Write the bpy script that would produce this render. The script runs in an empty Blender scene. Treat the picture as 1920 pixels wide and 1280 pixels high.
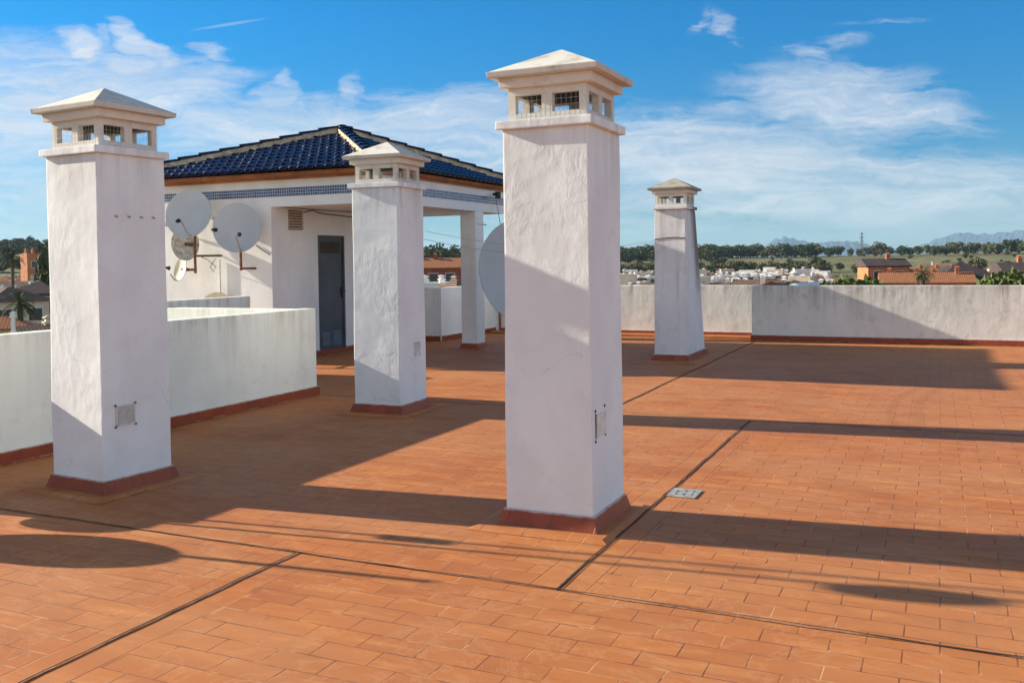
import bpy, bmesh, math, random
from mathutils import Vector, Matrix
random.seed(7)
rnd = random.random
def U(a, b): return a + (b - a) * random.random()
scene = bpy.context.scene
col = scene.collection

# ------------------------------------------------------------------ camera, world, sun, exposure
RV = Vector((0.41542917, -0.90953677, -0.01270702))
UV_ = Vector((0.0322005, 0.00074391, 0.99948115))
FV = Vector((0.90905541, 0.4156228, -0.02959663))
EYE = Vector((0, 0, 1.65))
cam_d = bpy.data.cameras.new('camera'); cam = bpy.data.objects.new('camera', cam_d); col.objects.link(cam)
cam_d.sensor_fit = 'HORIZONTAL'; cam_d.sensor_width = 36; cam_d.lens = 36 * 1758.18 / 1920
cam_d.shift_y = -100 / 1920
cam_d.clip_start = 0.05; cam_d.clip_end = 60000
M = Matrix((RV, UV_, -FV)).transposed().to_4x4(); M.translation = EYE
cam.matrix_world = M
scene.camera = cam
scene.view_settings.view_transform = 'Standard'; scene.view_settings.look = 'None'
scene.view_settings.gamma = 1; scene.view_settings.exposure = 1.17

SUN = Vector((-0.11, 1.0, 0.389)).normalized()
sd = bpy.data.lights.new('sun', 'SUN'); sd.energy = 5.0; sd.angle = math.radians(0.5); sd.color = (1, 0.885, 0.715)
so = bpy.data.objects.new('sun', sd); col.objects.link(so)
so.rotation_euler = SUN.to_track_quat('Z', 'Y').to_euler()

def azel(v): return math.atan2(v.x, v.y), math.asin(v.z)

# ------------------------------------------------------------------ node helpers
class N:
    def __init__(s, tree): s.t = tree; tree.nodes.clear()
    def new(s, kind, **kw):
        n = s.t.nodes.new(kind)
        for k, v in kw.items(): setattr(n, k, v)
        return n
    def link(s, a, b): s.t.links.new(a, b)
    def put(s, sock, v):
        if isinstance(v, bpy.types.NodeSocket): s.link(v, sock)
        elif v is not None: sock.default_value = v
    def math(s, op, a, b=None, c=None, clamp=False):
        n = s.new('ShaderNodeMath', operation=op, use_clamp=clamp)
        s.put(n.inputs[0], a)
        if b is not None: s.put(n.inputs[1], b)
        if c is not None: s.put(n.inputs[2], c)
        return n.outputs[0]
    def vmath(s, op, a, b=None):
        n = s.new('ShaderNodeVectorMath', operation=op)
        s.put(n.inputs[0], a)
        if b is not None: s.put(n.inputs[1], b)
        return n.outputs['Value'] if op in ('DOT_PRODUCT', 'LENGTH', 'DISTANCE') else n.outputs[0]
    def mix(s, f, a, b, blend='MIX'):
        n = s.new('ShaderNodeMix', data_type='RGBA', blend_type=blend); n.clamp_factor = True
        s.put(n.inputs[0], f)
        for i, v in ((6, a), (7, b)):
            if isinstance(v, tuple) and len(v) == 3: v = v + (1,)
            s.put(n.inputs[i], v)
        return n.outputs[2]
    def noise(s, vec, scale, detail=4, rough=0.55, dist=0.0, dim='3D'):
        n = s.new('ShaderNodeTexNoise', noise_dimensions=dim)
        s.put(n.inputs['Vector'], vec); n.inputs['Scale'].default_value = scale
        n.inputs['Detail'].default_value = detail; n.inputs['Roughness'].default_value = rough
        n.inputs['Distortion'].default_value = dist
        return n.outputs['Fac']
    def mapr(s, v, a, b, c=0.0, d=1.0, smooth=True):
        n = s.new('ShaderNodeMapRange', interpolation_type='SMOOTHSTEP' if smooth else 'LINEAR')
        s.put(n.inputs[0], v)
        for i, x in enumerate((a, b, c, d)): n.inputs[i + 1].default_value = x
        return n.outputs[0]
    def scale(s, vec, sc):
        n = s.new('ShaderNodeVectorMath', operation='MULTIPLY'); s.put(n.inputs[0], vec); n.inputs[1].default_value = sc
        return n.outputs[0]
    def pos(s): return s.new('ShaderNodeNewGeometry').outputs['Position']
    def obj(s): return s.new('ShaderNodeTexCoord').outputs['Object']
    def xyz(s, v):
        n = s.new('ShaderNodeSeparateXYZ'); s.put(n.inputs[0], v); return n.outputs
    def comb(s, x, y, z=0.0):
        n = s.new('ShaderNodeCombineXYZ'); s.put(n.inputs[0], x); s.put(n.inputs[1], y); s.put(n.inputs[2], z)
        return n.outputs[0]
    def bump(s, h, strength=0.3, dist=0.01, normal=None):
        n = s.new('ShaderNodeBump'); n.inputs['Strength'].default_value = strength; n.inputs['Distance'].default_value = dist
        s.put(n.inputs['Height'], h)
        if normal is not None: s.put(n.inputs['Normal'], normal)
        return n.outputs[0]
    def out(s, color, rough=0.8, bump=None, metallic=0.0, spec=0.3, coat=0.0):
        b = s.new('ShaderNodeBsdfPrincipled')
        if isinstance(color, tuple) and len(color) == 3: color = color + (1,)
        s.put(b.inputs['Base Color'], color); s.put(b.inputs['Roughness'], rough)
        b.inputs['Metallic'].default_value = metallic; b.inputs['Specular IOR Level'].default_value = spec
        b.inputs['Coat Weight'].default_value = coat
        if bump is not None: s.link(bump, b.inputs['Normal'])
        o = s.new('ShaderNodeOutputMaterial'); s.link(b.outputs[0], o.inputs[0])
        return b

def newmat(name):
    m = bpy.data.materials.new(name); m.use_nodes = True
    return m, N(m.node_tree)

# ------------------------------------------------------------------ world: physical sky with thin cirrus
def build_world():
    w = bpy.data.worlds.new('World'); scene.world = w; w.use_nodes = True
    n = N(w.node_tree)
    sky = n.new('ShaderNodeTexSky', sky_type='NISHITA'); sky.sun_disc = False
    sky.sun_elevation = math.asin(SUN.z); sky.sun_rotation = math.atan2(SUN.x, SUN.y)
    sky.air_density = 1.0; sky.dust_density = 0.1; sky.ozone_density = 5.0; sky.altitude = 60
    tc = n.new('ShaderNodeTexCoord').outputs['Generated']
    d = n.vmath('NORMALIZE', tc)
    fz = n.math('MAXIMUM', n.vmath('DOT_PRODUCT', d, tuple(FV)), 0.05)
    u = n.math('DIVIDE', n.vmath('DOT_PRODUCT', d, tuple(RV)), fz)
    v = n.math('DIVIDE', n.vmath('DOT_PRODUCT', d, tuple(UV_)), fz)
    p = n.comb(n.math('MULTIPLY_ADD', u, 1.758, 0.96), n.math('MULTIPLY_ADD', v, -1.758, 0.54))
    w1 = n.new('ShaderNodeTexNoise'); n.put(w1.inputs['Vector'], n.scale(p, (1, 1.6, 1))); w1.inputs['Scale'].default_value = 5; w1.inputs['Detail'].default_value = 5; w1.inputs['Roughness'].default_value = .6
    off = n.vmath('SUBTRACT', w1.outputs['Color'], (0.5, 0.5, 0.5))
    pw = n.vmath('ADD', p, n.scale(off, (0.20, 0.07, 0)))
    blobs = [  # centre x, y, half width, half height, rotation deg, weight  (kilo-units on the sky)
        (0.02, 0.19, 0.42, 0.105, 0, 1.0), (0.27, 0.165, 0.22, 0.06, 4, 1.0), (0.02, 0.31, 0.40, 0.10, 6, 0.8),
        (0.17, 0.42, 0.30, 0.035, 0, 0.35),
        (0.27, 0.09, 0.09, 0.020, 35, 1.1), (0.16, 0.09, 0.06, 0.024, 20, 1.15), (0.24, 0.118, 0.06, 0.018, 0, 1.15), (0.39, 0.10, 0.05, 0.015, 15, 0.8),
        (0.19, 0.065, 0.03, 0.012, 35, 0.6),
        (0.60, 0.25, 0.45, 0.062, 2, 1.0), (0.515, 0.185, 0.022, 0.05, 18, 0.8), (0.655, 0.19, 0.028, 0.05, 25, 0.75), (0.86, 0.26, 0.28, 0.09, 0, 0.95),
        (1.34, 0.30, 0.36, 0.075, 4, 1.05), (1.60, 0.36, 0.50, 0.075, 2, 0.95), (1.60, 0.195, 0.22, 0.065, 6, 0.95), (1.72, 0.215, 0.15, 0.035, 12, 0.5),
        (1.35, 0.215, 0.22, 0.03, -14, 0.35), (1.57, 0.40, 0.30, 0.028, 3, 0.7), (1.25, 0.415, 0.22, 0.012, 0, 0.4),
        (1.35, 0.045, 0.045, 0.022, 35, 0.55), (1.39, 0.078, 0.03, 0.016, 20, 0.5), (1.30, 0.035, 0.018, 0.03, 25, 0.35),
        (1.50, 0.11, 0.05, 0.026, 30, 0.45), (1.54, 0.085, 0.13, 0.012, -10, 0.30), (1.78, 0.38, 0.35, 0.07, 0, 0.6), (1.66, 0.04, 0.10, 0.007, -5, 0.3),
        (1.15, 0.35, 0.30, 0.10, 0, 0.7),
    ]
    tot = None
    for cx, cy, hw, hh, rot, wt in blobs:
        mp = n.new('ShaderNodeMapping', vector_type='TEXTURE'); n.put(mp.inputs['Vector'], pw)
        mp.inputs['Location'].default_value = (cx, cy, 0); mp.inputs['Rotation'].default_value = (0, 0, math.radians(rot))
        mp.inputs['Scale'].default_value = (hw * 1.5, hh * 1.65, 1)
        g = n.new('ShaderNodeTexGradient', gradient_type='SPHERICAL'); n.link(mp.outputs[0], g.inputs[0])
        gs = n.mapr(g.outputs['Fac'], 0.0, 0.80)
        tot = n.math('MULTIPLY', gs, wt) if tot is None else n.math('MAXIMUM', tot, n.math('MULTIPLY', gs, wt))
    ro = n.new('ShaderNodeMapping'); n.put(ro.inputs['Vector'], pw); ro.inputs['Rotation'].default_value = (0, 0, math.radians(9)); ro.inputs['Scale'].default_value = (1.6, 11, 1)
    f1 = n.noise(ro.outputs[0], 2.0, 10, 0.66, 0.9)
    f2 = n.noise(n.scale(pw, (1.0, 3.4, 1)), 9, 9, 0.68, 1.4)
    f = n.math('ADD', n.math('MULTIPLY', f1, 0.65), n.math('MULTIPLY', f2, 0.35))
    dens = n.math('ADD', n.math('MULTIPLY', tot, 0.92), n.math('MULTIPLY', n.math('SUBTRACT', f, 0.5), 3.0))
    dens = n.math('MULTIPLY', n.mapr(dens, 0.05, 1.30, smooth=False), n.mapr(tot, 0.0, 0.35))
    # straight contrail
    mp = n.new('ShaderNodeMapping', vector_type='TEXTURE'); n.put(mp.inputs['Vector'], p)
    mp.inputs['Location'].default_value = (0.43, 0.046, 0); mp.inputs['Rotation'].default_value = (0, 0, math.radians(-9)); mp.inputs['Scale'].default_value = (0.085, 0.004, 1)
    g = n.new('ShaderNodeTexGradient', gradient_type='SPHERICAL'); n.link(mp.outputs[0], g.inputs[0])
    dens = n.math('MAXIMUM', dens, n.math('MULTIPLY', g.outputs['Fac'], 0.35))
    gen = n.mapr(n.noise(n.scale(d, (1, 1, 3)), 2.2, 7, .6, .5), 0.36, 0.62)   # added loose cloud outside the view, thickened to lift the ambient light
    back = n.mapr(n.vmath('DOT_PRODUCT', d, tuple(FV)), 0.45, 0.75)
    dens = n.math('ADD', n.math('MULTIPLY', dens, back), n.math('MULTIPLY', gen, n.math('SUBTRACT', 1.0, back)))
    zz = n.xyz(d)[2]
    dens = n.math('MULTIPLY', n.math('MULTIPLY', dens, 0.92), n.mapr(zz, -0.01, 0.05))
    hs = n.new('ShaderNodeHueSaturation'); hs.inputs['Saturation'].default_value = 1.30; hs.inputs['Value'].default_value = 1.0; hs.inputs['Hue'].default_value = 0.5
    n.link(sky.outputs[0], hs.inputs['Color'])
    tc2 = n.mix(n.mapr(n.xyz(d)[2], 0.0, 0.30), (0.43, 0.555, 0.69), (0.13, 0.90, 0.96))   # clean dry air overhead, paler towards the horizon
    tint = n.mix(1.0, hs.outputs[0], tc2, 'MULTIPLY')
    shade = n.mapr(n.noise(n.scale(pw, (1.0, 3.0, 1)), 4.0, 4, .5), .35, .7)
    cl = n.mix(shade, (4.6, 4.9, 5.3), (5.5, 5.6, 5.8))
    cl = n.mix(back, n.mix(n.mapr(n.xyz(d)[2], 0.08, 0.55), (11.6, 11.2, 10.6), (3.0, 3.3, 3.7)), cl)   # unseen cloud brightened, most of all near the horizon, to lift shaded walls
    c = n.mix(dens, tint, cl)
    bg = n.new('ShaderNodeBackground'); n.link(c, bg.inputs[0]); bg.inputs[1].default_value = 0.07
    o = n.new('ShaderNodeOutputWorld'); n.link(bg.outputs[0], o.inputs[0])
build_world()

# ------------------------------------------------------------------ mesh helpers
class MB:
    def __init__(s): s.bm = bmesh.new()
    def face(s, pts):
        vs = [s.bm.verts.new(p) for p in pts]
        try: return s.bm.faces.new(vs)
        except ValueError: return None
    def box(s, x0, x1, y0, y1, z0, z1, rot=None, org=None, bev=0):
        vs = []
        for z in (z0, z1):
            for x, y in ((x0, y0), (x1, y0), (x1, y1), (x0, y1)): vs.append(Vector((x, y, z)))
        if rot is not None: vs = [(rot @ v) + (org or Vector((0, 0, 0))) for v in vs]
        bv = [s.bm.verts.new(v) for v in vs]
        fs = []
        for f in ((3, 2, 1, 0), (4, 5, 6, 7), (0, 1, 5, 4), (1, 2, 6, 5), (2, 3, 7, 6), (3, 0, 4, 7)):
            fs.append(s.bm.faces.new([bv[i] for i in f]))
        if bev:
            es = list({e for f in fs for e in f.edges})
            bmesh.ops.bevel(s.bm, geom=es, offset=bev, segments=2, profile=.7, affect='EDGES')
        return s
    def frustum(s, cx, cy, z0, z1, a0, b0, a1, b1, bev=0, cx1=None, cy1=None):
        cx1 = cx if cx1 is None else cx1; cy1 = cy if cy1 is None else cy1
        bv = [s.bm.verts.new((cx + sx * a0, cy + sy * b0, z0)) for sx, sy in ((-1, -1), (1, -1), (1, 1), (-1, 1))]
        bv += [s.bm.verts.new((cx1 + sx * a1, cy1 + sy * b1, z1)) for sx, sy in ((-1, -1), (1, -1), (1, 1), (-1, 1))]
        fs = [s.bm.faces.new([bv[i] for i in f]) for f in ((3, 2, 1, 0), (4, 5, 6, 7), (0, 1, 5, 4), (1, 2, 6, 5), (2, 3, 7, 6), (3, 0, 4, 7))]
        if bev:
            es = list({e for f in fs for e in f.edges})
            bmesh.ops.bevel(s.bm, geom=es, offset=bev, segments=2, profile=.7, affect='EDGES')
        return s
    def tube(s, pts, r, seg=8, cap=True, r2=None):
        pts = [Vector(p) for p in pts]; rings = []
        for i, p in enumerate(pts):
            t = (pts[min(i + 1, len(pts) - 1)] - pts[max(i - 1, 0)]).normalized()
            a = t.orthogonal().normalized()
            if abs(t.z) < .95:
                a = t.cross(Vector((0, 0, 1))).normalized()
            else: a = t.cross(Vector((1, 0, 0))).normalized()
            b = t.cross(a)
            rr = r if r2 is None else r + (r2 - r) * i / (len(pts) - 1)
            rings.append([s.bm.verts.new(p + (a * math.cos(k * 2 * math.pi / seg) + b * math.sin(k * 2 * math.pi / seg)) * rr) for k in range(seg)])
        for i in range(len(rings) - 1):
            for k in range(seg):
                s.bm.faces.new((rings[i][k], rings[i][(k + 1) % seg], rings[i + 1][(k + 1) % seg], rings[i + 1][k]))
        if cap:
            s.bm.faces.new(rings[0][::-1]); s.bm.faces.new(rings[-1])
        return s
    def lathe(s, prof, mat, seg=32):
        """prof: (radius, z); mat: 4x4"""
        rings = []
        for r, z in prof:
            if r < 1e-6: rings.append([s.bm.verts.new(mat @ Vector((0, 0, z)))])
            else: rings.append([s.bm.verts.new(mat @ Vector((r * math.cos(k * 2 * math.pi / seg), r * math.sin(k * 2 * math.pi / seg), z))) for k in range(seg)])
        for i in range(len(rings) - 1):
            A, B = rings[i], rings[i + 1]
            for k in range(seg):
                k2 = (k + 1) % seg
                if len(A) == 1 and len(B) == 1: continue
                if len(A) == 1: s.bm.faces.new((A[0], B[k], B[k2]))
                elif len(B) == 1: s.bm.faces.new((A[k], A[k2], B[0]))
                else: s.bm.faces.new((A[k], A[k2], B[k2], B[k]))
        return s
    def mesh(s, name, smooth=False):
        me = bpy.data.meshes.new(name)
        bmesh.ops.recalc_face_normals(s.bm, faces=s.bm.faces)
        s.bm.to_mesh(me); s.bm.free()
        if smooth:
            for p in me.polygons: p.use_smooth = True
        return me

def obj(name, mb, mat, parent=None, smooth=False, label=None):
    me = mb.mesh(name, smooth) if isinstance(mb, MB) else mb
    if mat is not None and not me.materials: me.materials.append(mat)
    o = bpy.data.objects.new(name, me); col.objects.link(o)
    if parent is not None: o.parent = parent
    if label: o['label'] = label
    return o
def tag(o, label, cat, group=None, kind=None):
    if label: o['label'] = label
    if cat: o['category'] = cat
    if group: o['group'] = group
    if kind: o['kind'] = kind
    return o
def thing(name, label, cat, loc=(0, 0, 0), rotz=0, group=None):
    o = bpy.data.objects.new(name, None); col.objects.link(o); o.empty_display_size = .2
    o.location = loc; o.rotation_euler = (0, 0, rotz)
    return tag(o, label, cat, group)
def dup(root, loc, rotz=0, scale=1.0, label=None, group=None):
    r = root.copy(); col.objects.link(r); r.location = loc; r.rotation_euler = (0, 0, rotz)
    r.scale = (scale,) * 3 if not isinstance(scale, tuple) else scale
    if label: r['label'] = label
    if group: r['group'] = group
    for ch in list(root.children):
        c = ch.copy(); col.objects.link(c); c.parent = r
        for g in list(ch.children):
            d = g.copy(); col.objects.link(d); d.parent = c
    return r

# ------------------------------------------------------------------ materials
def plaster(name, base=(0.78, 0.765, 0.75), dirt=0.15, bump=0.5, top=None, streak=0.2, dirtcol=(0.30, 0.26, 0.21), fine=1.0, band=0.35, side=None):
    m, n = newmat(name); p = n.pos(); x, y, z = n.xyz(p)
    big = n.noise(n.scale(p, (1, 1, 0.6)), 2.2, 5, .55)
    c = n.mix(n.mapr(big, 0.35, 0.7), base, tuple(k * 0.90 for k in base))
    st = n.noise(n.scale(p, (9, 9, 0.55)), 1.0, 6, .65, .3)
    blot = n.noise(p, 5.0, 8, .68, .4)
    c = n.mix(n.math('MULTIPLY', n.mapr(blot, 0.50, 0.72), dirt), c, dirtcol)
    if top is not None:   # dirty runs starting under the coping, as weathering leaves them
        h = n.mapr(z, top - band, top + 0.0)
        run = n.math('ADD', n.math('MULTIPLY', n.math('MULTIPLY', h, h), 0.55), n.math('MULTIPLY', n.mapr(z, top - 0.9, top), 0.45))
        f = n.math('MULTIPLY', n.mapr(st, 0.38, 0.72), run)
        c = n.mix(n.math('MULTIPLY', f, streak, clamp=True), c, dirtcol)
    else:
        c = n.mix(n.math('MULTIPLY', n.mapr(st, 0.5, 0.78), streak), c, dirtcol)
    vo = n.new('ShaderNodeTexVoronoi', feature='DISTANCE_TO_EDGE'); n.put(vo.inputs['Vector'], n.vmath('ADD', p, n.scale(n.comb(n.noise(p, 4, 4, .6), n.noise(p, 5, 4, .6), n.noise(p, 6, 4, .6)), (.25, .25, .25)))); vo.inputs['Scale'].default_value = 1.6
    ck = n.math('MULTIPLY', n.mapr(vo.outputs['Distance'], 0, .006, 1, 0), n.mapr(n.noise(p, 1.7, 3, .5), .52, .66))
    c = n.mix(n.math('MULTIPLY', ck, .45), c, dirtcol)
    if side:   # black lichen stain down one corner
        x0, x1, z0 = side
        f = n.math('MULTIPLY', n.mapr(n.math('ADD', n.math('ADD', x, n.math('MULTIPLY', z, .255)), n.math('MULTIPLY', st, 0.3)), x0, x1), n.mapr(z, z0, z0 + 1.0))
        c = n.mix(n.math('MULTIPLY', f, 0.8), c, (0.09, 0.085, 0.08))
    hgt = n.math('ADD', n.math('ADD', n.math('MULTIPLY', n.noise(n.scale(p, (1, 1, .6)), 12, 7, .66, .35), .8), n.math('MULTIPLY', n.noise(p, 3.5, 3, .5), .8)), n.math('MULTIPLY', n.noise(p, 60, 4, .6), 0.16 * fine))
    hgt = n.math('MULTIPLY', hgt, n.mapr(n.noise(p, 1.9, 3, .5), .35, .65, .35, 1.5))
    pt = n.mapr(n.noise(n.scale(p, (1, 1, 1.6)), 1.1, 2, .4), .54, .57)     # roller repairs in a slightly different white
    c = n.mix(n.math('MULTIPLY', pt, .35), c, tuple(k * .90 for k in base))
    n.out(c, 0.88, n.bump(hgt, bump * .55, 0.012), spec=.2)
    return m
M_plaster = plaster('chimney_plaster', bump=.62, dirt=.12, streak=.38, top=2.46, band=.5, base=(.80, .83, .835))
M_plaster_far = plaster('weathered_chimney_plaster', base=(.76, .76, .76), dirt=.30, streak=.5, bump=.5, side=(15.62, 15.95, 0.7))
M_wall = plaster('parapet_plaster', base=(.81, .84, .78), dirt=.14, bump=.45, top=1.08, streak=.5, dirtcol=(.33, .26, .19), band=.3)
M_wall_back = plaster('back_parapet_plaster', base=(.74, .74, .69), dirt=.35, bump=.5, top=1.10, streak=1.0, dirtcol=(.29, .24, .19), band=.45)
M_house = plaster('building_plaster', base=(.81, .83, .83), dirt=.05, bump=.25, streak=.08)
M_conc = plaster('cast_concrete', base=(.60, .585, .53), dirt=.75, bump=.25, streak=.25, dirtcol=(.32, .28, .22))
M_conc_far = plaster('lichen_concrete', base=(.36, .34, .29), dirt=1.0, bump=.4, streak=.5, dirtcol=(.13, .12, .10))
M_vent = plaster('vent_box_plaster', base=(.70, .66, .59), dirt=.45, bump=.2, streak=.15, dirtcol=(.36, .28, .2))

def floor_mat():
    m, n = newmat('terracotta_tiles'); p = n.pos()
    wob = n.new('ShaderNodeTexNoise'); n.put(wob.inputs['Vector'], p); wob.inputs['Scale'].default_value = 3.0; wob.inputs['Detail'].default_value = 2
    pv = n.vmath('ADD', p, n.scale(n.vmath('SUBTRACT', wob.outputs['Color'], (.5, .5, .5)), (.012, .012, 0)))
    x, y, z = n.xyz(pv)
    def brick(vec):
        b = n.new('ShaderNodeTexBrick'); n.put(b.inputs['Vector'], vec)
        b.offset = .5; b.squash = 1; b.inputs['Scale'].default_value = 1
        b.inputs['Brick Width'].default_value = .285; b.inputs['Row Height'].default_value = .145
        b.inputs['Mortar Size'].default_value = .0042; b.inputs['Mortar Smooth'].default_value = .3; b.inputs['Bias'].default_value = 0
        b.inputs['Color1'].default_value = (0, 0, 0, 1); b.inputs['Color2'].default_value = (1, 1, 1, 1); b.inputs['Mortar'].default_value = (.5, .5, .5, 1)
        return b
    b1 = brick(n.comb(y, x)); b2 = brick(n.comb(x, n.math('ADD', y, 0.0)))
    # one border course of tiles turned along the joints that run away from the camera
    xr = n.xyz(p)[0]; yr = n.xyz(p)[1]
    near = n.math('LESS_THAN', xr, 4.3); mid = n.math('MULTIPLY', n.math('GREATER_THAN', xr, 4.3), n.math('LESS_THAN', xr, 9.6))
    yj = n.math('ADD', 3.3, n.math('MULTIPLY', mid, -1.55))
    da = n.math('ABSOLUTE', n.math('SUBTRACT', yr, yj))
    bord = n.math('LESS_THAN', da, .155)
    col1 = n.mix(bord, b1.outputs['Color'], b2.outputs['Color'])
    mor = n.math('ADD', n.math('MULTIPLY', n.math('SUBTRACT', 1.0, bord), b1.outputs['Fac']), n.math('MULTIPLY', bord, n.mapr(n.math('ABSOLUTE', n.math('SUBTRACT', da, .15)), .0, .005, 1, 0)))
    r = n.xyz(col1)[0]
    tile = n.mix(r, (.42, .136, .030), (.335, .105, .027))
    # colour drift of the firing and old washing lines, streaky along the rows
    s1 = n.noise(n.scale(p, (1.1, .45, 1)), 1.0, 5, .6, .4)
    tile = n.mix(n.mapr(s1, .38, .64), tile, (.40, .155, .052))
    s2 = n.noise(n.scale(p, (6.5, 1.1, 1)), 1.2, 7, .68, .5)
    tile = n.mix(n.math('MULTIPLY', n.mapr(s2, .50, .70), .6), tile, (.52, .22, .066))
    s3 = n.noise(n.scale(p, (9, 2.2, 1)), 1.0, 7, .7, .6)
    tile = n.mix(n.math('MULTIPLY', n.mapr(s3, .54, .74), .5), tile, (.26, .085, .032))
    s6 = n.noise(n.scale(p, (.9, .7, 1)), 1.3, 8, .7, 1.2)   # dried puddle edges and traffic grime
    tile = n.mix(n.math('MULTIPLY', n.mapr(n.math('ABSOLUTE', n.math('SUBTRACT', s6, .5)), .0, .022, 1, 0), .22), tile, (.55, .30, .15))
    tile = n.mix(n.math('MULTIPLY', n.mapr(s6, .56, .72), .38), tile, (.24, .088, .036))
    s4 = n.noise(p, 38, 5, .7)
    tile = n.mix(n.math('MULTIPLY', n.mapr(s4, .55, .75), .28), tile, (.24, .11, .06))
    s5 = n.noise(n.scale(p, (.35, .25, 1)), 1.0, 3, .5)
    tile = n.mix(n.math('MULTIPLY', n.mapr(s5, .52, .68), .45), tile, (.46, .19, .060))
    # mortar: mostly tile coloured, here pale, there open and dark
    ms = n.noise(n.scale(p, (1.5, 1.5, 1)), 2.2, 4, .6)
    mc = n.mix(n.mapr(ms, .50, .62), (.17, .062, .030), (.52, .28, .13))
    mvis = n.math('MULTIPLY', mor, n.math('ADD', 0.55, n.math('MULTIPLY', n.mapr(n.noise(p, 4.3, 4, .6), .42, .62), .45)))
    c = n.mix(mvis, tile, mc)
    h = n.math('ADD', n.math('MULTIPLY', mor, -1.0), n.math('MULTIPLY', n.noise(p, 30, 4, .6), .35))
    h = n.math('ADD', h, n.math('MULTIPLY', r, .35))
    n.out(c, n.mapr(s2, .3, .7, .55, .75, False), n.bump(h, .5, .004), spec=.32)
    return m
M_floor = floor_mat()
def skirt_mat():
    m, n = newmat('skirting_tile'); p = n.pos(); x, y, z = n.xyz(p)
    t = n.math('ADD', x, y)
    w = n.math('PINGPONG', n.math('ADD', t, 0.03), 0.1425)
    j = n.mapr(w, 0.0, 0.005, 1, 0)
    nz = n.noise(n.scale(p, (3, 3, 1)), 2, 5, .6)
    c = n.mix(n.mapr(nz, .35, .65), (.33, .066, .022), (.245, .048, .019))
    c = n.mix(n.math('MULTIPLY', n.mapr(n.noise(p, 14, 6, .7), .55, .75), .4), c, (.40, .17, .08))
    wn = n.new('ShaderNodeTexWhiteNoise', noise_dimensions='1D'); n.put(wn.inputs['W'], n.math('FLOOR', n.math('DIVIDE', n.math('ADD', t, 0.03), 0.285)))
    c = n.mix(n.math('MULTIPLY', wn.outputs['Value'], .5), c, (.19, .042, .019))
    c = n.mix(n.math('MULTIPLY', n.mapr(n.math('ADD', z, n.math('MULTIPLY', n.noise(p, 9, 5, .7), .03)), .113, .128), .7), c, (.6, .55, .5))
    c = n.mix(n.math('MULTIPLY', n.mapr(z, .022, .008), n.mapr(n.noise(p, 6, 5, .6), .45, .6)), c, (.42, .25, .15))
    c = n.mix(n.math('MULTIPLY', j, .75), c, (.10, .04, .025))
    n.out(c, .5, n.bump(n.math('ADD', n.math('MULTIPLY', j, -1.0), n.math('MULTIPLY', nz, .5)), .5, .004), spec=.4)
    return m
M_skirt = skirt_mat()
def simple(name, colr, rough=.6, metallic=0, var=.15, scale=12, spec=.3, bump=.1, coat=0):
    m, n = newmat(name); p = n.pos()
    nz = n.noise(p, scale, 5, .6)
    c = n.mix(n.mapr(nz, .3, .7), tuple(k * (1 + var) for k in colr), tuple(k * (1 - var) for k in colr))
    n.out(c, rough, n.bump(nz, bump, .005), metallic, spec, coat)
    return m
M_mortar = simple('pale_mortar', (.30, .15, .085), .95, var=.35, scale=25, bump=.5)
M_bitumen = simple('joint_filler', (.018, .016, .016), .85, var=.5, scale=40, bump=.6)
M_dish = simple('dish_enamel', (.46, .47, .48), .38, var=.05, scale=3, spec=.45, bump=.02)
M_steel = simple('galvanised_steel', (.36, .36, .35), .45, .7, var=.2, scale=20)
M_rust = simple('rusted_steel', (.15, .075, .045), .85, var=.5, scale=30, bump=.4)
M_black = simple('black_plastic', (.02, .02, .022), .45, var=.2)
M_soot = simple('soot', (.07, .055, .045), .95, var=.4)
M_cable = simple('weathered_cable', (.07, .065, .06), .7, var=.3)
M_lightcable = simple('grey_cable', (.30, .28, .26), .7, var=.2)
M_white = simple('white_plastic', (.62, .61, .58), .55, var=.12, scale=30)
M_slot = simple('dark_opening', (.018, .016, .015), .9)
M_wire = simple('wire_mesh_steel', (.62, .60, .54), .6, 0, var=.2)
M_alu = simple('drain_cover_metal', (.40, .41, .36), .45, .4, var=.3, scale=18, bump=.3)

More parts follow.
